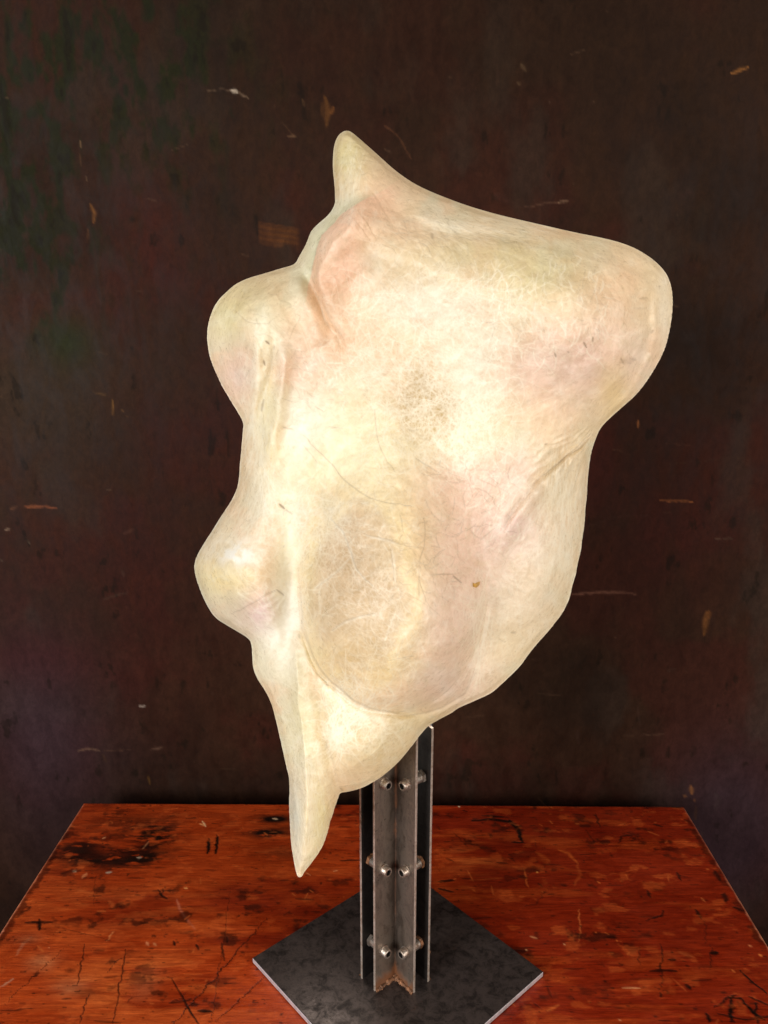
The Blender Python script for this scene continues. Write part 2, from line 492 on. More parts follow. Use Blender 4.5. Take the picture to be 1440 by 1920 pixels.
chips_reflections = [  # (points in the photograph, width px, colour, strength)
    ([(645, 180), (650, 205), (649, 235)], 5, (120, 82, 44), .85), ([(640, 192), (641, 220)], 2.5, (96, 64, 34), .7),
    ([(655, 212), (660, 200)], 3, (140, 92, 48), .7),
    ([(424, 171), (452, 167), (476, 170)], 1.6, (110, 92, 78), .7), ([(470, 169), (480, 172)], 3.4, (235, 228, 215), .95), ([(482, 172), (500, 182)], 1.8, (130, 112, 96), .7),
    ([(205, 384), (211, 400), (208, 418)], 4, (140, 96, 50), .85), ([(198, 430), (198, 456)], 1.8, (110, 72, 36), .7),
    ([(185, 262), (186, 276)], 2.2, (120, 96, 72), .7), ([(184, 288), (185, 312)], 1.5, (92, 68, 50), .6), ([(196, 330), (197, 338)], 1.8, (110, 90, 70), .6),
    ([(605, 186), (607, 200)], 2.4, (110, 84, 60), .6), ([(560, 228), (588, 256)], 1.6, (100, 76, 58), .55), ([(575, 256), (592, 254)], 2.2, (130, 104, 80), .6),
    ([(755, 234), (775, 248), (790, 268), (806, 298)], 1.8, (98, 66, 46), .7), ([(757, 280), (768, 286)], 2, (110, 86, 70), .6),
    ([(1013, 120), (1021, 134)], 3, (100, 82, 62), .75), ([(968, 122), (968, 158)], 3, (66, 48, 38), .6), ([(1008, 154), (1012, 158)], 2.4, (96, 78, 60), .6),
    ([(1408, 136), (1440, 126)], 2.8, (160, 112, 62), .9), ([(1020, 388), (1062, 380), (1100, 376)], 1.5, (110, 84, 70), .6), ([(1083, 379), (1098, 377)], 2.4, (160, 134, 112), .6),
    ([(965, 366), (985, 376)], 8, (74, 48, 42), .55), ([(1111, 343), (1114, 344)], 2, (110, 92, 78), .6), ([(1065, 193), (1068, 194)], 2, (110, 92, 78), .5),
    ([(1312, 368), (1335, 360)], 6, (64, 40, 36), .5),
    ([(50, 955), (62, 950)], 3.2, (122, 84, 62), .7), ([(76, 951), (100, 949), (136, 952)], 3.0, (160, 98, 66), .85),
    ([(41, 994), (50, 992)], 2.2, (170, 150, 134), .8), ([(82, 1015), (88, 1019)], 2, (110, 98, 86), .7), ([(32, 1050), (36, 1052)], 2, (112, 100, 90), .6),
    ([(206, 737), (232, 741)], 2.4, (106, 82, 56), .7), ([(243, 750), (245, 780)], 2, (150, 112, 62), .8), ([(22, 742), (42, 742)], 1.6, (92, 72, 52), .6),
    ([(260, 768), (264, 772)], 2, (120, 90, 60), .7), ([(269, 780), (273, 782)], 1.8, (120, 90, 60), .7),
    ([(262, 1000), (282, 994)], 4, (100, 68, 58), .6), ([(260, 1070), (263, 1080)], 3.5, (86, 62, 54), .6),
    ([(222, 1125), (250, 1116), (270, 1111)], 2.6, (80, 64, 54), .6),
    ([(290, 1325), (303, 1325)], 2.6, (210, 200, 195), .9), ([(173, 1409), (190, 1405), (215, 1407)], 3.2, (130, 104, 88), .8), ([(225, 1408), (275, 1406)], 1.8, (84, 62, 52), .7), ([(312, 1407), (336, 1401)], 2.8, (110, 86, 76), .7),
    ([(222, 1415), (228, 1430)], 4, (70, 50, 36), .6), ([(306, 1455), (309, 1470)], 3, (104, 76, 38), .75), ([(428, 1300), (430, 1303)], 3, (80, 62, 50), .6),
    ([(1230, 790), (1230, 802)], 2.6, (190, 126, 78), .9), ([(1270, 939), (1300, 940), (1330, 940)], 2.6, (160, 102, 62), .85),
    ([(1180, 843), (1200, 846)], 1.6, (96, 72, 60), .6), ([(1280, 832), (1330, 834)], 1.8, (90, 60, 50), .5), ([(1105, 931), (1132, 931)], 1.8, (92, 66, 56), .6),
    ([(1100, 1115), (1150, 1111), (1180, 1111), (1224, 1114)], 3.0, (128, 92, 80), .8), ([(1232, 967), (1233, 968)], 2, (150, 130, 110), .8),
    ([(1372, 1010), (1382, 1010)], 2.6, (108, 88, 76), .7), ([(1388, 1010), (1404, 1010)], 2.4, (92, 76, 66), .7),
    ([(1358, 1148), (1354, 1170), (1352, 1190)], 6.5, (128, 86, 46), .9), ([(1362, 1145), (1360, 1160)], 4, (118, 76, 40), .8),
    ([(1225, 1326), (1232, 1360)], 2.2, (72, 54, 48), .6), ([(1230, 1377), (1255, 1379), (1282, 1374)], 2.0, (94, 72, 60), .7),
    ([(1112, 1370), (1114, 1395)], 3, (62, 46, 40), .6), ([(1284, 1258), (1296, 1254)], 3.5, (66, 52, 44), .6),
    ([(1325, 1474), (1327, 1488)], 5, (146, 100, 62), .85), ([(1312, 1492), (1317, 1494)], 4, (128, 88, 60), .8), ([(1330, 1500), (1334, 1502)], 3, (120, 80, 54), .7),  # blotches of a person's reflection, painted onto the wall
    ([(1335, 1512), (1334, 1536)], 4, (82, 58, 46), .7), ([(1355, 1590), (1357, 1604)], 3.5, (100, 72, 52), .75), ([(1345, 1560), (1340, 1590)], 4, (64, 50, 48), .6),  # more of the painted reflection
    ([(1370, 1488), (1376, 1500), (1370, 1515)], 6, (66, 56, 58), .5), ([(1090, 760), (1150, 740), (1200, 752)], 1.4, (74, 50, 44), .4),
    ([(1100, 1000), (1180, 970), (1260, 965)], 1.4, (74, 52, 46), .4), ([(1280, 870), (1440, 858)], 1.4, (74, 58, 48), .4),
]
k = 0.00074
for pts, wd, col, st in chips_reflections:
    q = [tuple(float(t) for t in wall_uv(x, y)) for x, y in pts]
    mk = np.zeros(len(u))
    # ragged outline: warp by fine noise
    stroke(u + (nD - .5) * 0.004, v + (nE - .5) * 0.004, mk, q, wd * k * .85, st * .7, 0.8)
    lay(mk * (0.45 + 0.9 * nE), srgb(*col))
# the bared wood patch beside the sculpture: a rectangle with grain
q0 = wall_uv(518, 414); q1 = wall_uv(600, 458)
sx = (u - q0[0]) / (q1[0] - q0[0]); sy = (v - q0[1] + (u - q0[0]) * 0.16) / (q1[1] - q0[1])
mk = (sm(sx, 0.0, 0.03) * sm(1 - sx, 0, 0.15) * sm(sy, -0.03 + 0.02, 0.06) * sm(1 - sy + (nD - .5) * .5, 0, 0.25))
lay(mk * (0.62 + 0.45 * np.sin(sy * 26 + nC * 4) * 0.5) * 0.8, srgb(104, 64, 32))
# random tiny specks and short scuffs
for i in range(50):
    x0, y0 = rng.uniform(0, 1440), rng.uniform(0, 1500)
    L = rng.uniform(1, 6) if i % 3 else rng.uniform(8, 50); a = rng.normal(0, .25) if rng.random() < .7 else rng.uniform(-1.6, 1.6)
    p = [(x0, y0), (x0 + L * math.cos(a), y0 + L * math.sin(a))]
    q = [tuple(float(t) for t in wall_uv(*s)) for s in p]
    mk = np.zeros(len(u))
    stroke(u, v, mk, q, rng.uniform(.9, 1.9) * k, rng.uniform(.08, .28), 1)
    lay(mk, srgb(120, 96, 78))
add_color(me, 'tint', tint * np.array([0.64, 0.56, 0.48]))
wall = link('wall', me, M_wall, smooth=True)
tag(wall, kind='structure')
for m_ in (0,):
    fm = bpy.data.meshes.new('floor')
    bm = bmesh.new()
    bmesh.ops.create_grid(bm, x_segments=8, y_segments=8, size=4)
    bm.to_mesh(fm); bm.free()
    fl = link('floor', fm, M_floor)
    fl.location = (0, -1, 0)
    tag(fl, kind='structure')

# ------------------------------------------------------------------ the table
TB = np.array(at_z(157, 1503.5, TABLE_Z)[:2]); TBr = np.array(at_z(1282, 1510.5, TABLE_Z)[:2])
tdir = (TBr - TB) / np.linalg.norm(TBr - TB); tn = np.array([tdir[1], -tdir[0]])    # towards the camera
TW = float(np.linalg.norm(TBr - TB)); TD = 0.62
table = empty('work_table', (float((TB + TBr)[0] / 2), float((TB + TBr)[1] / 2) - 0.3, 0), 'worn red varnished wooden table carrying the sculpture stand against the dark wall', 'table')


def t_uv(x, y):
    X, Y, _ = at_z(x, y, TABLE_Z)
    r = np.stack([X - TB[0], Y - TB[1]], -1)
    return r @ tdir, r @ tn


us = np.arange(0, TW + 1e-6, 0.00108)
us = np.linspace(0, TW, len(us))
vs = np.concatenate([np.arange(0, 0.375, 0.00125), np.linspace(0.375, TD, 40)])
U, V = np.meshgrid(us, vs)
u = U.ravel(); v = V.ravel()
# edge rounding and small nicks
er = 0.0035
nz = np.interp
edge = np.minimum(np.minimum(u, TW - u), v)
jag = vnoise(u + v * 3, v + 1, 0.02, 21, 4) * 0.004
drop = np.where(edge < er + jag * .6, (1 - edge / (er + jag * .6)) ** 2 * 0.0025, 0)
Z = TABLE_Z - drop + (vnoise(u, v, 0.09, 22, 2) - .5) * 0.0008
XY = TB[None] + u[:, None] * tdir + v[:, None] * tn
P = np.concatenate([XY, Z[:, None]], 1).reshape(len(vs), len(us), 3)
# skirt: the board's own thickness
th = 0.028
idx = np.arange(len(vs) * len(us)).reshape(len(vs), len(us))
loop = np.concatenate([idx[0, :], idx[1:, -1], idx[-1, -2::-1], idx[-2:0:-1, 0]])
low = P.reshape(-1, 3)[loop].copy(); low[:, 2] = TABLE_Z - th
n0 = len(vs) * len(us); nl = len(loop)
a = loop; b2 = np.roll(loop, -1); c2 = n0 + np.roll(np.arange(nl), -1); d2 = n0 + np.arange(nl)
me = grid_mesh('tabletop', P, (low, np.stack([a, b2, c2, d2], -1)))
orange = srgb(158, 62, 22); red = srgb(128, 38, 13); deep = srgb(104, 26, 9)
tint = np.tile(orange, (len(u), 1))
nA = vnoise(u, v, 0.10, 31, 5, 0.6, 1.6); nB = vnoise(u, v, 0.035, 32, 5, 0.35, 1.8); nC = vnoise(u, v, 0.008, 33, 4, 0.5, 1.5); nD = vnoise(u, v, 0.02, 34, 4)
lay(sm(u / TW + (nA - .5) * .9, 0.25, 0.65), red)
lay(sm(nA, 0.5, 0.7) * 0.45, deep)
lay(sm(nB, 0.56, 0.7) * 0.4, srgb(176, 80, 34))


def tblob(cx, cy, rx, ry, ang=0):
    bu, bv = t_uv(cx, cy)
    ex, _ = t_uv(cx + rx, cy); _, ey = t_uv(cx, cy + ry)
    return np.exp(-(((u - bu) / (ex - bu)) ** 2 + ((v - bv) / (ey - bv)) ** 2))


black = srgb(24, 14, 10); dkb = srgb(48, 18, 9); pale = srgb(196, 138, 98); pal2 = srgb(206, 116, 58)
dent = np.zeros(len(u))
# broad dark stains at the back left and at the middle
st = tblob(225, 1545, 90, 22) * .5 + tblob(180, 1605, 80, 18) * 1.1 + tblob(255, 1608, 50, 12) + tblob(290, 1570, 40, 30) * .6 + tblob(155, 1590, 40, 12)
lay(st * sm(nB * .5 + nC * .5, 0.38, 0.5) * 1.2, dkb)
lay((tblob(200, 1600, 110, 34) + tblob(290, 1565, 50, 26)) * sm(nC * .6 + nD * .4, .5, .62) * .9, black)
lay(tblob(200, 1612, 60, 10) * sm(nC, 0.45, 0.6) * .9 + tblob(260, 1607, 32, 8) * sm(nC, .35, .5) * .9, black)
lay(tblob(222, 1586, 32, 14) * .7 * sm(nC, 0.3, 0.6), srgb(176, 66, 22))
st = tblob(515, 1536, 34, 8) + tblob(505, 1562, 42, 10) + tblob(540, 1600, 60, 14) * .4
lay(st * sm(nB * .5 + nC * .5, 0.36, 0.5) * 1.3, black)
lay(tblob(700, 1530, 500, 8) * 0.12, black)  # contact shade along the back edge, painted in faintly
lay((tblob(80, 1805, 26, 16) + tblob(135, 1850, 32, 16) + tblob(270, 1845, 30, 30) * .6 + tblob(50, 1760, 26, 10) * .6) * .5 * (0.4 + nC), pale)
lay((tblob(270, 1850, 160, 60) * .5 + tblob(200, 1700, 200, 40) * .3 + tblob(880, 1610, 60, 30) * .4) * sm(nB, .4, .6), pal2)  # warm varnish sheen painted into the colour
lay(tblob(1180, 1700, 220, 120) * .35, deep)
ink = [  # dark marks and gouges, photograph pixels
    ([(392, 1572), (390, 1600)], 5, 1), ([(408, 1566), (405, 1600)], 4.2, 1), ([(296, 1668), (304, 1680), (312, 1684)], 3, .9), ([(300, 1676), (308, 1666)], 2.5, .8),
    ([(48, 1729), (98, 1728)], 5, .9), ([(72, 1722), (76, 1744)], 4.5, .9), ([(30, 1718), (60, 1702)], 4, .6),
    ([(886, 1539), (920, 1536), (955, 1541), (970, 1554)], 5.5, 1), ([(955, 1538), (972, 1552), (978, 1580)], 6, 1), ([(962, 1579), (982, 1580)], 4, 1), ([(905, 1530), (950, 1532)], 3.5, .9),
    ([(866, 1518), (876, 1522)], 2.5, .7), ([(1115, 1525), (1125, 1550)], 3, .7), ([(1098, 1555), (1118, 1586)], 1.8, .6), ([(1225, 1545), (1243, 1550)], 3.5, .7), ([(1160, 1580), (1168, 1568), (1195, 1564)], 2.6, .7),
    ([(1270, 1636), (1278, 1650)], 4, .7), ([(1268, 1640), (1292, 1645)], 2, .5), ([(1338, 1632), (1350, 1650)], 7, .8), ([(1356, 1674), (1362, 1690)], 8, .8), ([(1375, 1700), (1392, 1706)], 4, .8),
    ([(1306, 1706), (1316, 1722)], 4.5, .8), ([(1214, 1670), (1220, 1682)], 4, .7), ([(1210, 1725), (1238, 1716), (1242, 1706)], 2.2, .8), ([(1140, 1757), (1155, 1757)], 4, .6),
    ([(1332, 1787), (1346, 1786)], 6, .95), ([(1252, 1798), (1266, 1799)], 4, .9), ([(1216, 1820), (1268, 1820)], 2.8, .8), ([(1286, 1846), (1296, 1854)], 5.5, .8), ([(1236, 1860), (1238, 1868)], 3, .9),
    ([(1240, 1770), (1240, 1850)], 1.7, .9), ([(1332, 1770), (1334, 1818)], 1.4, .7), ([(1200, 1775), (1200, 1808)], 1.6, .6), ([(1322, 1722), (1324, 1770)], 1.2, .5),
    ([(1386, 1818), (1410, 1840), (1440, 1864)], 2.6, .9), ([(1340, 1888), (1360, 1870), (1378, 1864)], 2.6, .9), ([(1370, 1866), (1372, 1890), (1368, 1914)], 4.2, 1), ([(1366, 1870), (1390, 1872), (1404, 1890)], 2.6, .9),
    ([(1395, 1880), (1416, 1900), (1430, 1910)], 4, .95), ([(1404, 1868), (1440, 1884)], 2.4, .9), ([(1324, 1900), (1330, 1914)], 4, .9), ([(1345, 1900), (1400, 1912), (1440, 1904)], 2.2, .8), ([(1418, 1880), (1420, 1918)], 3, .9),
    ([(820, 1652), (850, 1650)], 4, .9), ([(822, 1666), (850, 1672)], 3.5, .9), ([(640, 1614), (676, 1612)], 3, .8), ([(836, 1608), (850, 1614)], 3, .6), ([(1000, 1880), (1015, 1890)], 2, .5),
    ([(316, 1880), (340, 1870), (345, 1860)], 1.8, .8), ([(322, 1836), (350, 1884), (372, 1920)], 2.2, .85), ([(325, 1920), (372, 1868), (420, 1815), (500, 1720)], 1.6, .85), ([(405, 1916), (500, 1828)], 1.5, .8),
    ([(236, 1780), (226, 1840), (212, 1918)], 1.6, .85), ([(160, 1770), (144, 1848)], 1.6, .8), ([(168, 1862), (148, 1920)], 1.5, .8), ([(200, 1822), (215, 1804), (232, 1796)], 1.4, .7),
    ([(432, 1664), (420, 1760), (396, 1920)], 1.1, .6), ([(10, 1882), (66, 1826), (120, 1778)], 1.4, .6), ([(0, 1894), (70, 1890)], 2.2, .6), ([(320, 1880), (360, 1874)], 3, .7), ([(374, 1896), (396, 1896)], 4, .9),
    ([(325, 1764), (328, 1772)], 3, .9), ([(370, 1772), (372, 1780)], 3, .8), ([(416, 1768), (420, 1800)], 2.5, .7), ([(424, 1755), (426, 1766)], 3, .8), ([(250, 1870), (240, 1880)], 2, .5), ([(60, 1830), (72, 1824)], 5, .6),
    ([(100, 1735), (200, 1760)], 1.2, .3), ([(180, 1640), (176, 1700)], 1.0, .4), ([(1030, 1660), (1010, 1690), (980, 1700)], 1.2, .5), ([(850, 1560), (880, 1590)], 1.6, .5),
    ([(930, 1616), (950, 1618)], 3.5, .6), ([(1000, 1570), (1006, 1590)], 1.4, .6), ([(1010, 1656), (1016, 1662)], 3, .6), ([(1026, 1850), (1032, 1868)], 3, .5), ([(950, 1780), (1000, 1782)], 2.5, .5),
]
pk = 0.00055
for pts, wd, stg in ink:
    q = [tuple(float(t) for t in t_uv(x, y)) for x, y in pts]
    mk = np.zeros(len(u))
    stroke(u + (nC - .5) * 0.006, v + (nC - .5) * 0.004, mk, q, wd * pk, stg, 0.7)
    lay(mk * 1.1 * (.75 + .5 * nC), black if wd > 2 else dkb)
    dent += mk * .6
light_marks = [
    ([(331, 1686), (338, 1706), (350, 1724), (366, 1742)], 3.2, (170, 96, 74), .85), ([(155, 1646), (162, 1638)], 5, (210, 140, 96), .9), ([(374, 1544), (384, 1548)], 3, (220, 160, 110), .9), ([(380, 1540), (386, 1550)], 2.4, (240, 200, 160), .8),
    ([(193, 1573), (198, 1570)], 3.4, (215, 160, 120), .9), ([(136, 1632), (142, 1634)], 4, (190, 170, 150), .9), ([(200, 1637), (210, 1636)], 4, (170, 160, 150), .9), ([(258, 1608), (264, 1608)], 4, (170, 160, 150), .8),
    ([(345, 1664), (350, 1666)], 3, (240, 170, 110), .9), ([(512, 1535), (520, 1536)], 3.4, (190, 170, 150), .9), ([(1048, 1594), (1066, 1600), (1082, 1618)], 5, (178, 84, 36), .8), ([(1082, 1618), (1088, 1640), (1076, 1660)], 4, (160, 72, 32), .6),
    ([(1008, 1600), (1030, 1614)], 6, (170, 80, 36), .6), ([(983, 1628), (986, 1650), (992, 1664)], 2, (190, 100, 50), .8), ([(1006, 1634), (1008, 1636)], 2.6, (240, 170, 90), .8), ([(1086, 1704), (1088, 1740), (1084, 1766)], 1.8, (200, 110, 60), .7),
    ([(1275, 1786), (1300, 1794)], 6, (170, 90, 50), .6), ([(1160, 1770), (1190, 1800)], 5, (150, 66, 30), .5), ([(1000, 1898), (1040, 1890)], 5, (190, 90, 40), .5), ([(140, 1668), (180, 1676)], 5, (170, 84, 40), .6),
    ([(205, 1690), (215, 1704)], 6, (180, 92, 46), .6), ([(30, 1790), (44, 1768), (60, 1758)], 4, (180, 120, 90), .6), ([(274, 1766), (278, 1772)], 3, (220, 150, 110), .8), ([(288, 1768), (292, 1772)], 2.6, (200, 140, 100), .7),
    ([(0, 1850), (26, 1836)], 2.4, (180, 140, 120), .7), ([(200, 1764), (214, 1746)], 2, (210, 140, 90), .7), ([(860, 1512), (862, 1513)], 3, (235, 215, 190), .9), ([(1255, 1512), (1284, 1516)], 7, (150, 82, 40), .6),
    ([(1425, 1790), (1430, 1794)], 3, (220, 130, 70), .8), ([(1372, 1818), (1376, 1822)], 2.6, (220, 130, 70), .8), ([(1404, 1772), (1410, 1775)], 3, (210, 130, 90), .7), ([(1316, 1684), (1322, 1690)], 3, (190, 110, 60), .7),
    ([(880, 1650), (950, 1646)], 2, (176, 90, 44), .5), ([(860, 1662), (890, 1666)], 5, (180, 88, 40), .5), ([(850, 1600), (900, 1590)], 4, (172, 82, 38), .5), ([(1140, 1640), (1200, 1630)], 1.4, (190, 90, 44), .5),
]
for pts, wd, col, stg in light_marks:
    q = [tuple(float(t) for t in t_uv(x, y)) for x, y in pts]
    mk = np.zeros(len(u))
    stroke(u + (nC - .5) * 0.004, v + (nC - .5) * 0.003, mk, q, wd * pk, stg, 0.8)
    lay(mk * (.7 + .5 * nC), srgb(*col))
lay(sm(vnoise(u, v, 0.016, 35, 5, 0.8, 1.2), .58, .72) * sm(nA, .38, .6) * .75, dkb)
lay(sm(vnoise(u, v, 0.0045, 36, 3, 0.6, 1.2), .76, .84) * .7, black)
lay(sm(vnoise(u, v, 0.02, 37, 5, 0.8, 1.4), .62, .74) * .32, srgb(196, 96, 46))
for i in range(520):                                       # grain pores, nicks, pale scuffs
    x0, y0 = rng.uniform(0, TW), rng.uniform(0, 0.37)
    kind = rng.random()
    L = rng.exponential(0.007) + 0.001
    a_ = rng.normal(0, .06) if kind < .8 else rng.uniform(-1.57, 1.57)
    mk = np.zeros(len(u))
    stroke(u, v, mk, [(x0, y0), (x0 + L * math.cos(a_), y0 + L * math.sin(a_))], rng.uniform(.0006, .0014), rng.uniform(.3, .85), 1)
    lay(mk, black if kind < .72 else (srgb(190, 100, 50) if kind < .97 else srgb(215, 160, 120)))
# worn pale arris
wear = sm(0.0042 - edge + (nC - .5) * .004, 0, 0.003) * (v > 0.004)
lay(wear * (0.35 + .6 * sm(v, .10, .30)), srgb(196, 140, 116))
lay(sm(0.012 - np.minimum(u, TW - u) + (nC - .5) * .012, 0, 0.004) * sm(nB, .42, .55) * (1 - wear) * .7, dkb)
full = np.vstack([np.clip(tint * np.array([1.20, 0.98, 0.84]), 0, .8), np.tile(srgb(110, 44, 20), (nl, 1))])
add_color(me, 'tint', full)
add_float(me, 'dent', np.concatenate([dent, np.zeros(nl)]))
link('tabletop', me, M_wood, table, smooth=False)


def box_mesh(name, cx, cy, cz, sx, sy, sz, rot=0.0, bev=0.0):
    me = bpy.data.meshes.new(name)
    bm = bmesh.new()
    bmesh.ops.create_cube(bm, size=1)
    bmesh.ops.scale(bm, vec=(sx, sy, sz), verts=bm.verts)
    if bev:
        bmesh.ops.bevel(bm, geom=list(bm.edges), offset=bev, segments=2, affect='EDGES', profile=0.5)
    bmesh.ops.rotate(bm, cent=(0, 0, 0), matrix=Matrix.Rotation(rot, 3, 'Z'), verts=bm.verts)
    bmesh.ops.translate(bm, vec=(cx, cy, cz), verts=bm.verts)
    bm.to_mesh(me); bm.free()
    return me


trot = math.atan2(tdir[1], tdir[0])
def tp(a, b): return TB + a * tdir + b * tn
for a_, b_, sx_, sy_ in ((TW / 2, 0.035, TW - 0.14, 0.02), (TW / 2, TD - 0.035, TW - 0.14, 0.02)):
    c = tp(a_, b_); link('apron', box_mesh('apron', c[0], c[1], TABLE_Z - th - 0.045, sx_, sy_, 0.09, trot, 0.002), M_side, table)
for a_ in (0.05, TW - 0.05):
    c = tp(a_, TD / 2); link('apron', box_mesh('apron', c[0], c[1], TABLE_Z - th - 0.045, 0.02, TD - 0.12, 0.09, trot, 0.002), M_side, table)
for a_ in (0.05, TW - 0.05):
    for b_ in (0.035, TD - 0.035):
        c = tp(a_, b_)
        link('leg', box_mesh('leg', c[0], c[1], (TABLE_Z - th) / 2, 0.045, 0.045, TABLE_Z - th - 0.001, trot, 0.003), M_side, table)

# ------------------------------------------------------------------ the steel stand
pl = np.array(at_z(473, 1797, TABLE_Z + 0.006)[:2]); pr = np.array(at_z(1019, 1823, TABLE_Z + 0.006)[:2])
PC = (pl + pr) / 2
PS = float(np.linalg.norm(pr - pl)) / math.sqrt(2)
PR = math.atan2((pr - pl)[1], (pr - pl)[0])
stand = empty('steel_stand', (PC[0], PC[1], TABLE_Z), 'dark steel post of four bolted angle irons on a square plate beneath the sculpture', 'stand')
PT = 0.006
me = box_mesh('base_plate', PC[0], PC[1], TABLE_Z + PT / 2 + 0.0008, PS, PS, PT, PR + R(45), 0.0009)
bpme = link('base_plate', me, [M_plate, M_cutw], stand)
for p in me.polygons:
    if abs(p.normal.z) < 0.85: p.material_index = 1
bpme.data.update()
ZP = TABLE_Z + PT + 0.0008
AX = Vector((math.cos(PR), math.sin(PR), 0))       # to the right
AF = Vector((math.sin(PR), -math.cos(PR), 0))      # to the camera
O = Vector((PC[0] - 0.0005, PC[1] + 0.001, ZP))
GAP = 0.0175      # between the facing flanges
FL = 0.0300
TH = 0.0027
PH = 0.288


def angle_iron(qdir, height, chamf, mat=None):
    """an L section whose corner points to the post's axis, opening towards qdir"""
    e1 = (Matrix.Rotation(R(45), 3, 'Z') @ qdir); e2 = (Matrix.Rotation(R(-45), 3, 'Z') @ qdir)
    c = O + qdir * (GAP / 2 * math.sqrt(2))
    bm = bmesh.new()
    prof = [(0, 0), (FL, 0), (FL, TH), (TH + .0008, TH), (TH, TH + .0008), (TH, FL), (0, FL)]
    lay_ = bm.verts.layers.float.new('crease')
    lo = [bm.verts.new(c + e1 * a + e2 * b) for a, b in prof]
    hi = []
    for a, b in prof:
        z = height - (chamf if max(a, b) >= FL else 0)
        hi.append(bm.verts.new(c + e1 * a + e2 * b + Vector((0, 0, z))))
    # a chamfered tip: add a ring of points just inside the tips
    n = len(prof)
    for k2, (a, b) in enumerate(prof):
        lo[k2][lay_] = hi[k2][lay_] = 1 - max(a, b) / FL
    for i in range(n):
        j = (i + 1) % n
        f = bm.faces.new((lo[i], lo[j], hi[j], hi[i]))
        if (max(prof[i]) >= FL and max(prof[j]) >= FL): f.material_index = 1
    bm.faces.new(lo[::-1]); f = bm.faces.new(hi); f.material_index = 1
    bmesh.ops.recalc_face_normals(bm, faces=bm.faces)
    es = [e for e in bm.edges if abs((e.verts[0].co - e.verts[1].co).z) > height * .5 and e.calc_face_angle(0) > R(60)]
    bmesh.ops.bevel(bm, geom=es, offset=0.00035, segments=1, affect='EDGES', material=1)
    me = bpy.data.meshes.new('angle_iron'); bm.to_mesh(me); bm.free()
    return link('angle_iron', me, [mat or M_angle, M_cut], stand)


angle_iron(AF, PH, 0.0045)
angle_iron(-AX, PH + 0.002, 0.003, M_shaded)
angle_iron(AX, PH + 0.002, 0.003, M_shaded)
angle_iron(-AF, PH, 0.003, M_shaded)


def orient(me, loc, d):
    q = Vector((0, 0, 1)).rotation_difference(d)
    me.transform(Matrix.Translation(loc) @ q.to_matrix().to_4x4())


def lathe(prof, n=24, name='x'):
    me = bpy.data.meshes.new(name)
    bm = bmesh.new()
    rings = []
    for r_, z_ in prof:
        rings.append([bm.verts.new((r_ * math.cos(2 * math.pi * i / n), r_ * math.sin(2 * math.pi * i / n), z_)) for i in range(n)])
    for a, b in zip(rings, rings[1:]):
        for i in range(n):
            bm.faces.new((a[i], a[(i + 1) % n], b[(i + 1) % n], b[i]))
    bm.faces.new(rings[0][::-1]); bm.faces.new(rings[-1])
    bm.to_mesh(me); bm.free()
    return me


M_socket = mat_simple('dark_socket', (0.02, 0.016, 0.014), 0.7, 0.3)


def bolt_mesh():
    """cap-head bolt, axis +z out of the flange, with a recessed hexagon socket"""
    me = bpy.data.meshes.new('bolt')
    bm = bmesh.new()
    n = 24
    R0 = 0.0047; Hh = 0.0075
    prof = [(0.0057, 0.0), (0.0057, 0.0011), (0.0048, 0.0012), (R0, 0.0014), (R0, Hh - 0.0007), (R0 - 0.0006, Hh)]
    rings = [[bm.verts.new((r_ * math.cos(2 * math.pi * i / n), r_ * math.sin(2 * math.pi * i / n), z_)) for i in range(n)] for r_, z_ in prof]
    hx = []
    for z_ in (Hh - .0001, Hh - 0.005):
        row = []
        for i in range(n):
            th_ = 2 * math.pi * i / n
            rr = 0.0029 * math.cos(math.pi / 6) / math.cos(((th_ + math.pi / 6) % (math.pi / 3)) - math.pi / 6) * 1.08
            row.append(bm.verts.new((rr * math.cos(th_), rr * math.sin(th_), z_)))
        rings.append(row)
    for k_, (a, b) in enumerate(zip(rings, rings[1:])):
        for i in range(n):
            f = bm.faces.new((a[i], a[(i + 1) % n], b[(i + 1) % n], b[i]))
            f.smooth = k_ in (3, 4)
            if k_ == 6: f.material_index = 1
    f = bm.faces.new(rings[-1]); f.material_index = 1
    bm.to_mesh(me); bm.free()
    return me


spacer_prof = [(0.0040, 0.0), (0.0040, GAP - 0.0062)]
ARMS = [(AF, -AX, True), (AF, AX, True), (-AF, -AX, False), (-AF, AX, False)]
first = {}
for qa, qb, front in ARMS:
    arm = (qa + qb).normalized()              # along the flange pair, outward
    nrm = (qa - qb).normalized()              # from qb's flange to qa's flange
    for hz in (0.0425, 0.1375, 0.2325):
        base = O + arm * (GAP / 2 + FL * 0.62) + Vector((0, 0, hz))
        # head inside the qa angle
        hp = base + nrm * (GAP / 2 + TH)
        me = bolt_mesh()
        rotz = Matrix.Rotation(random.uniform(0, 1), 4, 'Z'); me.transform(rotz)
        orient(me, hp, nrm)
        link('bolt', me, [M_bolt, M_socket], stand)
        me = lathe([(0.0048, 0), (0.0052, 0.0003), (0.0052, GAP - 0.0044), (0.0048, GAP - 0.0042)], 20, 'spacer')
        orient(me, base + nrm * (GAP / 2), -nrm)
        link('spacer', me, M_bolt, stand, smooth=False)
        me = lathe([(0.0060, 0), (0.0064, 0.0004), (0.0064, 0.0034), (0.0060, 0.0038)], 6, 'nut')
        me.transform(Matrix.Rotation(random.uniform(0, 1), 4, 'Z'))
        orient(me, base + nrm * (GAP / 2 - (GAP - 0.0042)), -nrm)
        link('nut', me, M_rust if random.random() < .55 else M_bolt, stand)

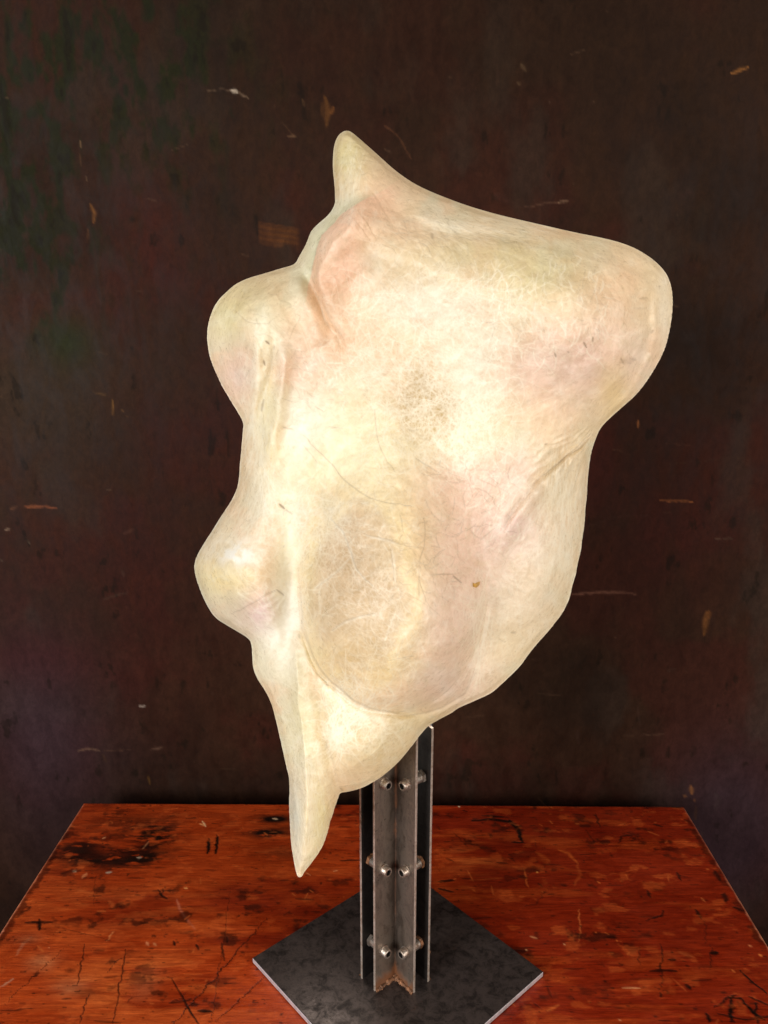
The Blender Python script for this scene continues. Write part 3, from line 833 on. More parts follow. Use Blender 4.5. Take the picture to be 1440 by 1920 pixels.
# weld beads along the feet of the flanges
for q in (AF, -AX, AX):
    e1 = (Matrix.Rotation(R(45), 3, 'Z') @ q); e2 = (Matrix.Rotation(R(-45), 3, 'Z') @ q)
    c = O + q * (GAP / 2 * math.sqrt(2))
    for ea, eb in ((e1, e2), (e2, e1)):
        bm = bmesh.new()
        npt = 40; prev = None
        for i in range(npt):
            t = i / (npt - 1)
            p = c + eb * (TH + 0.0002) + ea * (TH + t * (FL - TH))
            r_ = 0.0036 * (1.05 - 0.3 * t) * (0.75 + 0.5 * mnoise.noise(p * 420)) + 0.0006 * math.sin(i * 2.2)
            ring = []
            for k_ in range(7):
                an = math.pi / 2 * k_ / 6
                ring.append(bm.verts.new(p + eb * (r_ * math.cos(an)) + Vector((0, 0, r_ * 1.1 * math.sin(an)))))
            if prev:
                for k_ in range(6):
                    bm.faces.new((prev[k_], prev[k_ + 1], ring[k_ + 1], ring[k_]))
            prev = ring
        bmesh.ops.recalc_face_normals(bm, faces=bm.faces)
        me = bpy.data.meshes.new('weld_bead'); bm.to_mesh(me); bm.free()
        link('weld_bead', me, M_rust, stand, smooth=True)
# flat bar carrying the shell, behind the post
cb = O + AX * 0.0185 + AF * (-0.010) + Vector((0, 0, 0.33))
me = box_mesh('mounting_bar', cb.x, cb.y, cb.z, 0.030, 0.004, 0.26, PR, 0.0004)
link('mounting_bar', me, M_cutw, stand)

# ------------------------------------------------------------------ the sculpture
LEFT = [(650, 245), (645, 245.6), (634, 253), (626, 272), (624, 300), (625, 325), (627, 348), (628, 370), (628, 383), (617, 402), (596, 420), (582, 434), (575, 456), (561, 480), (554, 496), (527, 503), (499, 512),
        (464, 522), (443, 532), (429, 543), (405, 567), (393, 595), (387, 626), (391, 661), (397, 680), (409, 711), (427, 742), (451, 781), (457, 795), (455, 810), (453, 829), (450, 874), (448, 906), (437, 935),
        (416, 965), (396, 998), (375, 1031), (363, 1056), (365, 1076), (375, 1107), (392, 1142), (402, 1156), (412, 1165), (441, 1182), (463, 1195), (471, 1204), (473, 1229), (474, 1255), (484, 1276),
        (499, 1298), (510, 1323), (521, 1363), (531, 1410), (540, 1450), (543, 1468), (542, 1511), (544, 1562), (548, 1598), (553, 1627), (557, 1642), (561, 1645)]
RIGHT = [(650, 245), (657, 246), (672, 258), (707, 289), (742, 321), (777, 345), (811, 361), (860, 380), (887, 389), (928, 401), (974, 412), (1022, 423), (1078, 436), (1130, 446), (1168, 456), (1199, 469),
         (1231, 491), (1251, 514), (1260, 540), (1262, 571), (1258, 609), (1248, 654), (1224, 699), (1196, 738), (1165, 765), (1137, 790), (1125, 804), (1117, 822), (1108, 849), (1102, 894), (1099, 947), (1094, 1002),
         (1087, 1044), (1077, 1083), (1076, 1087), (1068, 1124), (1052, 1155), (1028, 1184), (1004, 1209), (976, 1249), (948, 1276), (922, 1300), (886, 1316), (858, 1328), (848, 1336), (823, 1349), (802, 1361), (785, 1380),
         (770, 1403), (755, 1421), (730, 1446), (705, 1464), (676, 1479), (650, 1485), (637, 1486.5), (634, 1497), (623, 1529), (616, 1558), (604, 1591), (586, 1616), (571, 1634), (566, 1644), (561, 1645)]


def chaikin(p, n=2):
    p = np.array(p, float)
    for _ in range(n):
        q = np.empty((2 * len(p), 2))
        q[0] = p[0]; q[-1] = p[-1]
        q[1:-1:2] = 0.75 * p[:-1] + 0.25 * p[1:]
        q[2:-1:2] = 0.25 * p[:-1] + 0.75 * p[1:]
        p = q
    return p


Lc = chaikin(LEFT); Rc = chaikin(RIGHT)
rows = np.unique(np.concatenate([np.arange(246, 1644, 1.95), np.linspace(245, 262, 26), np.linspace(496, 530, 34), np.linspace(1478, 1488, 14), np.linspace(1630, 1645, 16)]))
rows = rows[np.concatenate([[True], np.diff(rows) > 0.25])]
rows[0] = 245; rows[-1] = 1645
xl = np.interp(rows, Lc[:, 1], Lc[:, 0]); xr = np.interp(rows, Rc[:, 1], Rc[:, 0])
NCOL = 470
s = np.linspace(0, 1, NCOL)
s = 0.93 * s + 0.07 * (0.5 - 0.5 * np.cos(np.pi * s))
jit = (vnoise(rows * 0 + 3.3, rows, 22, 91, 4) - .5) * 3.4 * sm(rows, 840, 960) * sm(-rows, -1640, -1600); xr = xr + jit
xl = xl + (vnoise(rows * 0 + 7.3, rows, 26, 92, 3) - .5) * 2.0 * sm(rows, 262, 300) * sm(-rows, -1640, -1600)
X = xl[:, None] * (1 - s) + xr[:, None] * s
Yp = np.repeat(rows[:, None], NCOL, 1)

# inflation: screened Poisson on a 4 px raster
G = 4
gx = np.arange(340, 1290, G); gy = np.arange(230, 1664, G)
GXX, GYY = np.meshgrid(gx, gy)
gl = np.interp(gy, Lc[:, 1], Lc[:, 0]); gr = np.interp(gy, Rc[:, 1], Rc[:, 0])
ins = (GXX > gl[:, None]) & (GXX < gr[:, None]) & (GYY > 245) & (GYY < 1645)
h = np.zeros(GXX.shape)
lam2 = (150.0 / G) ** 2
for it in range(2600):
    nb = np.roll(h, 1, 0) + np.roll(h, -1, 0) + np.roll(h, 1, 1) + np.roll(h, -1, 1)
    h = np.where(ins, (nb + 1.0) / (4 + 1 / lam2), 0)
hs = h / lam2
# signed distance to the outline
poly = np.vstack([Lc, Rc[::-1]])
seg = []
for a, b in zip(poly, poly[1:]):
    n = max(1, int(np.hypot(*(b - a)) / 2.0)); seg.append(a + (b - a) * (np.arange(n) / n)[:, None])
pp = np.vstack(seg).astype(np.float32)
gd = np.empty(GXX.shape, np.float32)
for r_ in range(GXX.shape[0]):
    gd[r_] = np.sqrt(((GXX[r_][:, None] - pp[:, 0]) ** 2 + (GYY[r_][:, None] - pp[:, 1]) ** 2).min(1))
gd = np.where(ins, gd, -gd)


def samp(M, x, y, x0=340, y0=230, g=G):
    fx = np.clip((x - x0) / g, 0, M.shape[1] - 1.001); fy = np.clip((y - y0) / g, 0, M.shape[0] - 1.001)
    ix = fx.astype(int); iy = fy.astype(int); fx = fx - ix; fy = fy - iy
    return (M[iy, ix] * (1 - fx) + M[iy, ix + 1] * fx) * (1 - fy) + (M[iy + 1, ix] * (1 - fx) + M[iy + 1, ix + 1] * fx) * fy


x = X.ravel(); y = Yp.ravel()
dist = np.clip(samp(gd, x, y), 0, None)
hv = np.clip(samp(hs, x, y), 0, None)
D = 0.135 * np.sqrt(hv) * np.clip(dist / 9, 0, 1) ** 0.5


def Gs(cx, cy, rx, ry, amp, rot=0):
    c, s_ = math.cos(R(rot)), math.sin(R(rot))
    a = ((x - cx) * c + (y - cy) * s_) / rx; b = (-(x - cx) * s_ + (y - cy) * c) / ry
    return amp * np.exp(-(a * a + b * b))


rim = np.clip(dist / 45, 0, 1) ** 0.7
wob = (vnoise(x, y, 60, 41, 3) - .5)
xw = x + wob * 10; yw = y + (vnoise(x, y, 60, 42, 3) - .5) * 10


def endfade(al):
    return sm(al, 0, 0.28) * sm(1 - al, 0, 0.28)


def groove(pts, wid, amp, fade=True):
    pts = chaikin(pts, 2)
    d, sd, al = seg_dist(xw, yw, pts)
    f = endfade(al) if fade else 1
    return amp * np.exp(-(d / wid) ** 2) * f


def ridgeline(pts, wid, amp):
    pts = chaikin(pts, 2)
    d, sd, al = seg_dist(xw, yw, pts)
    return amp * np.exp(-np.sqrt(d * d + 4) / wid) * endfade(al)


def step(pts, wid, amp, fall):
    """surface rises on the left-hand side of the line (image coordinates, walking along it) and eases back over `fall`"""
    pts = chaikin(pts, 2)
    d, sd, al = seg_dist(xw, yw, pts)
    sg = d * sd
    f = endfade(al)
    return amp * f * (0.5 + 0.5 * np.tanh(sg / wid)) * np.exp(-(np.clip(sg, 0, None) / fall) ** 2)


D += Gs(1060, 590, 190, 140, 0.038, 20) * rim                   # near shoulder
D += Gs(460, 600, 70, 80, 0.020) * rim                          # far shoulder
D += Gs(760, 480, 160, 60, 0.016, 20) * rim
D -= Gs(640, 560, 60, 80, 0.018) * rim                          # hollow at the base of the neck
D -= Gs(820, 760, 110, 110, 0.010)
D += Gs(900, 1000, 120, 200, 0.010)
# the far breast
D += Gs(415, 1078, 84, 100, 0.036, -25) * np.clip(dist / 60, 0, 1) ** 0.6
D -= Gs(545, 1120, 30, 190, 0.013)                              # between the breasts
# the near breast
cx, cy = 735, 1108
ang = np.arctan2((yw - cy), (xw - cx))
below = sm(yw, cy - 120, cy + 60)
ry = np.where(yw > cy, 232, 320)
r2 = ((xw - cx) / 178) ** 2 + ((yw - cy) / ry) ** 2
k_ = 0.72 * below + 1.7 * (1 - below)
D += 0.078 * np.clip(1 - r2, 0, 1) ** k_
ARC = [(560, 1060), (568, 1180), (590, 1232), (622, 1278), (662, 1312), (710, 1334), (765, 1341), (830, 1328), (872, 1300), (892, 1262)]
D += groove(ARC, 8, -0.007)
# collar fold and neck strip
D += step([(700, 362), (640, 400), (605, 445), (588, 500), (600, 560), (650, 660)][::-1], 4.0, 0.027, 60) * rim
D += groove([(548, 520), (590, 590), (604, 650)], 16, 0.007)
D += groove([(560, 500), (628, 590), (646, 660)], 8, -0.0045)
D += groove([(505, 610), (520, 660), (492, 740), (480, 830)], 8, -0.003)
D += groove([(530, 640), (536, 700), (512, 800), (500, 880)], 14, 0.010)
D += groove([(482, 640), (478, 720), (470, 800)], 10, 0.006)
# creases of the armpit and flank
D += groove([(1122, 806), (1050, 866), (980, 930), (930, 1020), (915, 1090)], 12, -0.006, False) * np.clip(dist / 10, 0, 1) * sm(-yw, -1060, -920)
D += groove([(1010, 900), (960, 960), (930, 1030)], 20, 0.006)
D += groove([(925, 1040), (915, 1150), (890, 1260), (862, 1318)], 14, -0.004)
D += step([(1120, 812), (1060, 858), (990, 925), (935, 1010)][::-1], 4, 0.010, 60) * np.clip(dist / 12, 0, 1)
D += step([(1100, 850), (1040, 900), (960, 1000), (925, 1100), (900, 1250)], 10, 0.004, 60) * rim
D += Gs(1020, 1080, 60, 110, 0.010, 15) * rim
# trapezius wrinkle
D += groove([(700, 372), (800, 430), (900, 440), (1020, 452)], 12, -0.003)
D += groove([(1228, 560), (1232, 640), (1190, 730), (1150, 770)], 6, 0.004)
D += groove([(1216, 540), (1220, 640), (1180, 720)], 6, -0.003)
# belly folds and the pointed tail
D += ridgeline([(552, 1180), (560, 1330), (573, 1420), (578, 1520), (564, 1636)], 26, 0.020) * np.clip(dist / 14, 0, 1)
D += groove([(590, 1290), (606, 1370), (630, 1470), (640, 1490)], 10, -0.006)
D += Gs(700, 1400, 90, 60, 0.016, -25) * rim
D += groove([(545, 1480), (556, 1560), (558, 1630)], 9, -0.003)
# puckers fanning out of the creases
def fan(px_, py_, a0, a1, r0, r1, freq, amp):
    th_ = np.arctan2(yw - py_, xw - px_); rr_ = np.hypot(xw - px_, yw - py_)
    win = sm(th_, R(a0), R(a0 + 14)) * sm(-th_, -R(a1), -R(a1 - 14)) * sm(rr_, r0, r0 + 30) * sm(-rr_, -r1, -r0 - 30)
    return amp * win * np.sin(th_ * freq + vnoise(x, y, 50, 81, 3) * 14)


D += fan(1128, 790, 92, 165, 10, 260, 46, 0.0010) * np.clip(dist / 10, 0, 1)
D += fan(925, 1060, -60, 80, 4, 170, 34, 0.0002)
D += fan(540, 1105, 100, 170, 0, 110, 24, 0.0004)
D += (np.abs(vnoise(x, y, 46, 82, 4, .5, 1.5) - .5) * -2 + .2) * 0.0022 * np.exp(-(((xw - 860) / 190) ** 2 + ((yw - 435) / 34) ** 2)) * rim
D += (np.abs(vnoise(x, y, 40, 83, 4, 1.6, .45) - .5) * -2 + .2) * 0.0018 * np.exp(-(((xw - 1030) / 120) ** 2 + ((yw - 580) / 100) ** 2))
D += (np.abs(vnoise(x, y, 44, 84, 4, 1.2, .5) - .5) * -2 + .2) * 0.0022 * np.exp(-(((xw - 960) / 60) ** 2 + ((yw - 1010) / 110) ** 2))
D += (np.abs(vnoise(x, y, 60, 85, 4) - .5) * -2 + .2) * 0.0020 * np.clip(dist / 30, 0, 1)
# hand-laid unevenness
D += (vnoise(x, y, 120, 51, 3) - .5) * 0.010 * rim
D += (vnoise(x, y, 34, 52, 3) - .5) * 0.0034 * np.clip(dist / 20, 0, 1)
D += (vnoise(x, y, 9, 53, 2) - .5) * 0.0005 * np.clip((dist - 25) / 60, 0, 1)

Yrim = 0.655 - 0.055 * sm(y, 1000, 1500) + 0.03 * sm(500 - x, 0, 120) * (y < 1250)
Yw = Yrim - D
a, b, c = ray(x, y)
t = Yw / b
co = np.stack([a * t, b * t, CAM_H + c * t], -1)
nr = len(rows)
# the lip: the outline turned back by the thickness of the laminate and a little more
idx = np.arange(nr * NCOL).reshape(nr, NCOL)
loop = np.concatenate([idx[:, 0], idx[-1, 1:], idx[-2::-1, -1], idx[0, -2:0:-1]])
nl = len(loop)
cen = np.array([0.03, 0.0, 1.25])
base_l = co[loop]
lips = []; quads = []
prev_i = loop
off = nr * NCOL
# inward direction in the X-Z plane, from the outline's own normal
pxy = base_l[:, [0, 2]]
tan = np.roll(pxy, -6, 0) - np.roll(pxy, 6, 0)
tan /= np.linalg.norm(tan, axis=1)[:, None] + 1e-9
inn = np.stack([-tan[:, 1], tan[:, 0]], -1)
flip = np.sign(((np.array([0.0, 1.27]) - pxy) * inn).sum(1).sum())
inn *= flip
wloc = np.interp(base_l[:, 2], (CAM_H + (CP * (960 - rows) / F - SP) / (CP + SP * (960 - rows) / F) * 0.62)[::-1], (xr - xl)[::-1])
lipk = np.clip((wloc - 30) / 120, 0, 1)
for dy, di in ((0.004, 0.0010), (0.010, 0.0035), (0.020, 0.0085)):
    q = base_l.copy(); q[:, 1] += dy
    # follow the line of sight back, then tuck inward
    sc = (base_l[:, 1] + dy) / base_l[:, 1]
    q[:, 0] = base_l[:, 0] * sc; q[:, 2] = CAM_H + (base_l[:, 2] - CAM_H) * sc
    q[:, 0] += inn[:, 0] * di * lipk; q[:, 2] += inn[:, 1] * di * lipk
    lips.append(q)
    cur = off + np.arange(nl); off += nl
    quads.append(np.stack([prev_i, np.roll(prev_i, -1), np.roll(cur, -1), cur], -1))
    prev_i = cur
me = grid_mesh('resin_shell', co.reshape(nr, NCOL, 3), (np.vstack(lips), np.vstack(quads)))

# --- colours of the laminate, with a gloss highlight and lifted shade painted in
cream = srgb(238, 220, 182); pink = srgb(240, 212, 190); peach = srgb(242, 210, 172); lemon = srgb(246, 232, 176); olive = srgb(222, 208, 158); whit = srgb(246, 238, 214); tan_ = srgb(222, 200, 160); mint = srgb(232, 230, 200); rose = srgb(232, 204, 190)
tint = np.tile(cream, (len(x), 1))
n1 = vnoise(x, y, 130, 61, 5); n2 = vnoise(x, y, 70, 62, 5); n3 = vnoise(x, y, 16, 63, 4)
lay(sm(n1, .45, .65) * .5, peach); lay(sm(n2, .5, .7) * .5, mint)
for (cx, cy, rx, ry, col, am) in [
    (640, 500, 60, 110, srgb(240, 200, 168), .8), (700, 340, 60, 50, peach, .5), (650, 300, 40, 60, srgb(230, 216, 160), .8), (600, 440, 30, 60, mint, .6), (620, 400, 50, 20, mint, .5),
    (470, 560, 80, 50, olive, .4), (430, 600, 40, 60, srgb(236, 224, 170), .6), (450, 700, 50, 60, rose, .5), (500, 620, 30, 50, mint, .7), (500, 780, 24, 110, srgb(234, 220, 150), .7),
    (900, 470, 160, 30, olive, .5), (1000, 520, 120, 50, olive, .7), (1150, 560, 60, 90, peach, .6), (1120, 680, 110, 80, pink, .8), (960, 890, 90, 50, pink, .6), (880, 1080, 80, 120, pink, .6), (1150, 735, 30, 60, srgb(240, 218, 160), .6), (1000, 690, 120, 70, pink, .6), (1245, 590, 14, 90, whit, .5),
    (760, 440, 90, 40, peach, .4), (830, 580, 110, 50, whit, .5), (640, 640, 80, 60, peach, .7), (560, 690, 60, 70, pink, .5),
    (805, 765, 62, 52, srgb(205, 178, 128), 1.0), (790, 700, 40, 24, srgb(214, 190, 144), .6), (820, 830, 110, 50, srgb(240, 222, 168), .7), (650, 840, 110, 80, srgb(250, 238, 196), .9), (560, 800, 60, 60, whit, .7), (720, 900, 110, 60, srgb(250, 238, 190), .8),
    (460, 880, 40, 90, tan_, .5), (420, 1080, 60, 40, srgb(246, 226, 168), .8), (500, 1150, 50, 40, rose, .8), (540, 1020, 22, 110, srgb(252, 242, 200), .9), (535, 1180, 26, 60, whit, .9), (590, 1050, 20, 120, srgb(240, 224, 166), .6),
    (665, 1080, 66, 130, srgb(218, 192, 150), 1.0), (700, 1200, 60, 60, srgb(222, 198, 152), .8), (640, 1230, 50, 40, srgb(244, 218, 160), .8), (720, 1260, 60, 40, srgb(244, 220, 160), .8), (770, 1000, 50, 90, srgb(248, 228, 172), .8), (775, 1160, 22, 110, srgb(246, 226, 170), .6),
    (860, 1000, 90, 110, srgb(242, 210, 182), .7), (880, 900, 110, 50, srgb(242, 212, 186), .7), (860, 1200, 80, 100, pink, .6), (820, 1290, 100, 40, rose, .35), (960, 1000, 60, 60, rose, .7), (990, 1100, 80, 100, srgb(236, 218, 188), .6), (1040, 900, 40, 80, srgb(226, 210, 168), .6),
    (940, 1200, 60, 60, srgb(236, 220, 180), .5), (620, 1350, 60, 60, srgb(236, 222, 180), .6), (700, 1400, 90, 60, srgb(224, 206, 160), .8), (560, 1370, 30, 90, srgb(232, 222, 180), .7), (555, 1540, 16, 90, srgb(214, 212, 192), .9), (600, 1540, 24, 80, srgb(236, 224, 170), .7),
    (780, 1350, 70, 16, srgb(224, 206, 158), .5)]:
    lay(np.exp(-(((xw - cx) / rx) ** 2 + ((yw - cy) / ry) ** 2)) * am * (0.7 + 0.6 * n3), col)
d_, s_, al_ = seg_dist(xw, yw, [(700, 366), (640, 402), (606, 440), (590, 480), (584, 512)])
lay(np.exp(-(d_ / 34) ** 2) * (s_ > 0) * .8 * sm(al_, 0, .15), srgb(226, 222, 186)); lay(np.exp(-(d_ / 50) ** 2) * (s_ < 0) * .6, srgb(244, 206, 172))
re_ = np.sqrt(((xw - 668) / 88) ** 2 + ((yw - 1105) / 165) ** 2) + (n2 - .5) * .7 + (vnoise(x, y, 45, 66, 4) - .5) * .45
lay(sm(-re_, -1.10, -.78) * .55, srgb(219, 196, 158)); lay(np.exp(-((re_ - 1.12) / .12) ** 2) * .32, srgb(250, 232, 182))
lay(np.exp(-(((xw - 440) / 34) ** 2 + ((yw - 1038) / 22) ** 2)) * sm(n3, .3, .6), srgb(255, 252, 242))  # gloss highlight on the far breast, painted into the tint
lay(np.exp(-(((xw - 528) / 18) ** 2 + ((yw - 1110) / 60) ** 2)) * .8, srgb(252, 246, 226))  # painted lightening of the shaded hollow between the breasts
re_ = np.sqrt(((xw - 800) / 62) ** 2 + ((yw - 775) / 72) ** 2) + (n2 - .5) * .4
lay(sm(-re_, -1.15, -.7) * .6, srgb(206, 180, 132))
lay(sm(n3, .6, .75) * .18, whit); lay(sm(1 - n3, .6, .75) * .15, tan_)

# --- glass fibres: thousands of fine curved strands drawn into a fine raster
RX0, RY0 = 350, 235
RW, RH = 930, 1425
img = np.zeros((RH * 1, RW * 1))


def strands(n, cx, cy, rx, ry, lmin, lmax, amp, bend=.03, ang=None, spread=1.57, gauss=True):
    if gauss:
        sx_ = cx + rng.normal(0, rx * .6, n); sy_ = cy + rng.normal(0, ry * .6, n)
    else:
        sx_ = rng.uniform(cx - rx, cx + rx, n); sy_ = rng.uniform(cy - ry, cy + ry, n)
    L = rng.uniform(lmin, lmax, n)
    th_ = rng.uniform(-math.pi, math.pi, n) if ang is None else R(ang) + rng.normal(0, spread, n)
    cv = rng.normal(0, bend, n); A = amp * rng.uniform(.3, 1.0, n)
    m = int(lmax / .6)
    px_, py_ = sx_.copy(), sy_.copy()
    for i in range(m):
        al = i * .6 < L
        if not al.any(): break
        px_ = px_ + np.cos(th_) * .6; py_ = py_ + np.sin(th_) * .6; th_ = th_ + cv * .6
        fx = px_ - RX0; fy = py_ - RY0
        ok = al & (fx > 1) & (fx < RW - 2) & (fy > 1) & (fy < RH - 2)
        fx_, fy_, a_ = fx[ok], fy[ok], A[ok]
        ix = fx_.astype(int); iy = fy_.astype(int); u_ = fx_ - ix; v_ = fy_ - iy
        for ddx, ddy, wt in ((0, 0, (1 - u_) * (1 - v_)), (1, 0, u_ * (1 - v_)), (0, 1, (1 - u_) * v_), (1, 1, u_ * v_)):
            np.add.at(img, (iy + ddy, ix + ddx), a_ * wt * .6)


strands(5200, 800, 950, 460, 700, 12, 60, .30, .03, gauss=False)
for (cx, cy, rx, ry, n, am) in [(860, 700, 80, 110, 1500, .8), (800, 560, 130, 40, 900, .6), (820, 830, 110, 50, 1100, .75), (720, 700, 90, 50, 700, .5), (890, 800, 60, 80, 600, .7), (760, 760, 60, 60, 600, .6),
                                (660, 640, 60, 60, 300, .4), (700, 900, 140, 70, 500, .4), (545, 980, 30, 60, 400, .8), (530, 1140, 40, 60, 500, .8), (620, 1000, 60, 50, 400, .5), (680, 1100, 80, 140, 900, .4), (730, 1230, 60, 50, 400, .5),
                                (640, 1300, 70, 30, 400, .7), (680, 1340, 50, 24, 500, .9), (630, 1380, 18, 18, 300, 1.0), (700, 1390, 90, 50, 700, .4), (960, 1120, 90, 100, 700, .35), (1000, 1000, 60, 100, 500, .3), (450, 1030, 40, 60, 300, .4),
                                (1080, 600, 90, 60, 300, .3), (500, 700, 30, 80, 250, .5), (600, 1000, 30, 90, 300, .5), (850, 1120, 80, 120, 500, .35), (740, 1130, 30, 60, 200, .6), (560, 1420, 20, 80, 200, .6)]:
    strands(int(n * .42), cx, cy, rx, ry, 14, 62, am * 1.25)
strands(240, 855, 740, 90, 120, 50, 130, .9, .008)
strands(160, 820, 570, 130, 50, 40, 110, .8, .008)
strands(90, 700, 1000, 120, 120, 30, 90, .6, .01)
strands(420, 490, 800, 26, 140, 30, 120, .5, .006, 98, .08)
strands(240, 400, 960, 60, 60, 30, 110, .45, .008, 125, .12)
strands(420, 1060, 930, 40, 110, 30, 110, .5, .006, 95, .08)
strands(110, 905, 1180, 20, 90, 30, 100, .6, .006, 98, .07)
strands(240, 980, 930, 60, 60, 20, 70, .5, .01, 130, .15)
strands(240, 580, 1480, 30, 100, 30, 110, .5, .006, 85, .09)
strands(200, 660, 320, 26, 50, 20, 60, .35, .01, 100, .2)
strands(260, 900, 420, 160, 20, 30, 100, .4, .006, 14, .1)
blur = img.copy()
fib = samp(img, x, y, RX0, RY0, 1)
# broad milky clumps below the strands, plus a gloss highlight painted on the breast
cl = np.zeros(len(x))
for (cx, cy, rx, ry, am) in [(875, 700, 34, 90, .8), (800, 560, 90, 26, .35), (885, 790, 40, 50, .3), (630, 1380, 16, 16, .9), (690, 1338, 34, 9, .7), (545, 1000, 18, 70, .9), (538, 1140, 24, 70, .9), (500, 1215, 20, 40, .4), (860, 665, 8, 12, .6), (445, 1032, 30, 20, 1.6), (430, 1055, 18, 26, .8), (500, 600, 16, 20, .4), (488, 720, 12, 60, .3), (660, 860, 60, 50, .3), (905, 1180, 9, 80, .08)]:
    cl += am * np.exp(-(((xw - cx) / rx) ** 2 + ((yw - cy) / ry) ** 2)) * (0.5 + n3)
fib_sheen = 0.92 * (1 - np.exp(-(fib * 0.8 + cl * .5)))

# --- cracks, crazing, specks, and crease shade painted in
crack_shade = np.zeros(len(x))
CR = [([(568, 815), (610, 856), (650, 905), (690, 932), (735, 947), (776, 948)], 1.5, .50), ([(702, 768), (706, 820), (720, 855), (742, 885)], 1.2, .40), ([(523, 944), (533, 953)], 2.4, .95), ([(533, 953), (548, 962)], 1.4, .6),
      ([(620, 975), (645, 1000), (657, 1030), (665, 1065), (685, 1085), (701, 1098)], 1.6, .45), ([(592, 1103), (625, 1080), (655, 1050)], 1.4, .3), ([(682, 1003), (720, 1012), (750, 1020), (792, 1025)], 1.3, .45), ([(732, 1030), (738, 1060), (740, 1090)], 1.4, .4),
      ([(622, 1182), (650, 1162), (680, 1154), (702, 1150)], 1.4, .45), ([(434, 1150), (480, 1128), (520, 1105)], 1.3, .5), ([(520, 1105), (532, 1116)], 2, .6), ([(795, 970), (798, 1020), (784, 1050), (786, 1120)], 1.2, .45),
      ([(800, 1078), (860, 1077)], 1.3, .55), ([(850, 1080), (864, 1094)], 2.0, .7), ([(790, 1060), (784, 1090), (800, 1130)], 1.0, .4), ([(830, 1000), (860, 1010), (868, 980)], 1.0, .4), ([(566, 830), (596, 868)], 1.2, .4), ([(528, 801), (548, 805)], 1.4, .5),
      ([(616, 798), (646, 804)], 1.3, .45), ([(592, 762), (606, 770)], 1.3, .5), ([(527, 746), (556, 756)], 1.1, .4), ([(780, 860), (822, 886)], 1.2, .4), ([(838, 404), (842, 440), (832, 446)], 1.3, .4), ([(809, 438), (811, 450)], 2.4, .7),
      ([(500, 640), (503, 648)], 2.2, .95), ([(494, 678), (497, 684)], 2.0, .9), ([(495, 750), (490, 772)], 1.8, .7), ([(440, 580), (465, 605), (500, 612), (512, 600)], 1.2, .4), ([(555, 590), (566, 596), (540, 640)], 1.1, .3),
      ([(1040, 664), (1042, 670)], 2.2, .85), ([(1020, 672), (1040, 668)], 1.2, .4), ([(1096, 643), (1100, 652)], 2.4, .8), ([(1113, 632), (1113, 642)], 1.8, .8), ([(1066, 660), (1068, 662)], 2, .6),
      ([(1168, 678), (1176, 682), (1188, 674)], 6, .30), ([(1164, 674), (1170, 684)], 2.6, .5), ([(1180, 672), (1190, 676)], 2.2, .5), ([(1176, 682), (1184, 682)], 2, .5), ([(1220, 624), (1224, 618)], 2.4, .5), ([(1200, 560), (1212, 558)], 2.2, .3), ([(1236, 537), (1238, 540)], 2, .6), ([(1188, 578), (1215, 577)], 1.2, .3),
      ([(1020, 832), (1024, 830)], 2, .6), ([(1110, 812), (1060, 856), (1020, 890)], 1.4, .5), ([(1104, 822), (1070, 850)], 1.0, .4), ([(902, 604), (930, 607), (920, 640)], 1.1, .3), ([(960, 610), (968, 625)], 1.2, .35), ([(870, 580), (895, 590)], 1.2, .3),
      ([(960, 1185), (966, 1184)], 2.2, .5), ([(933, 1198), (950, 1204)], 1.2, .35), ([(560, 1190), (564, 1200)], 2.4, .5), ([(612, 1281), (616, 1284)], 3, .55), ([(576, 1240), (620, 1288), (660, 1310)], 1.4, .35), ([(860, 1318), (852, 1332)], 1.4, .35),
      ([(637, 1478), (642, 1484)], 2, .5), ([(548, 1460), (566, 1480), (572, 1500)], 1.6, .25), ([(930, 930), (925, 945), (938, 960)], 1.0, .4), ([(888, 915), (910, 920), (926, 936)], 1.2, .5), ([(780, 1230), (720, 1240)], 1, .3)]
for pts, wd, st_ in CR:
    j = [tuple(q_) for q_ in chaikin(pts, 2)] if len(pts) > 2 else pts
    j = [(px_ + rng.normal(0, .7), py_ + rng.normal(0, .7)) for px_, py_ in j]
    st_ = st_ * .8 if wd > 1.7 else st_ * .62; wd = wd * .95
    stroke(xw - wob * 6, yw, crack_shade, j, wd, st_, 1, 'max', True)


def craze(n, cx, cy, rx, ry, lmin, lmax, st_, ang=None, sp=.3, w_=(.8, 1.3), arr=None):
    for i in range(n):
        x0 = rng.uniform(cx - rx, cx + rx); y0 = rng.uniform(cy - ry, cy + ry)
        L = rng.uniform(lmin, lmax); a_ = (rng.uniform(-math.pi, math.pi) if ang is None else R(ang) + rng.normal(0, sp))
        pts = [(x0, y0)]
        for k2 in range(3):
            a_ += rng.normal(0, .35)
            pts.append((pts[-1][0] + L / 3 * math.cos(a_), pts[-1][1] + L / 3 * math.sin(a_)))
        stroke(x, y, crack_shade if arr is None else arr, pts, rng.uniform(*w_), st_ * (.7 if arr is None else 1) * rng.uniform(.4, 1), 1)


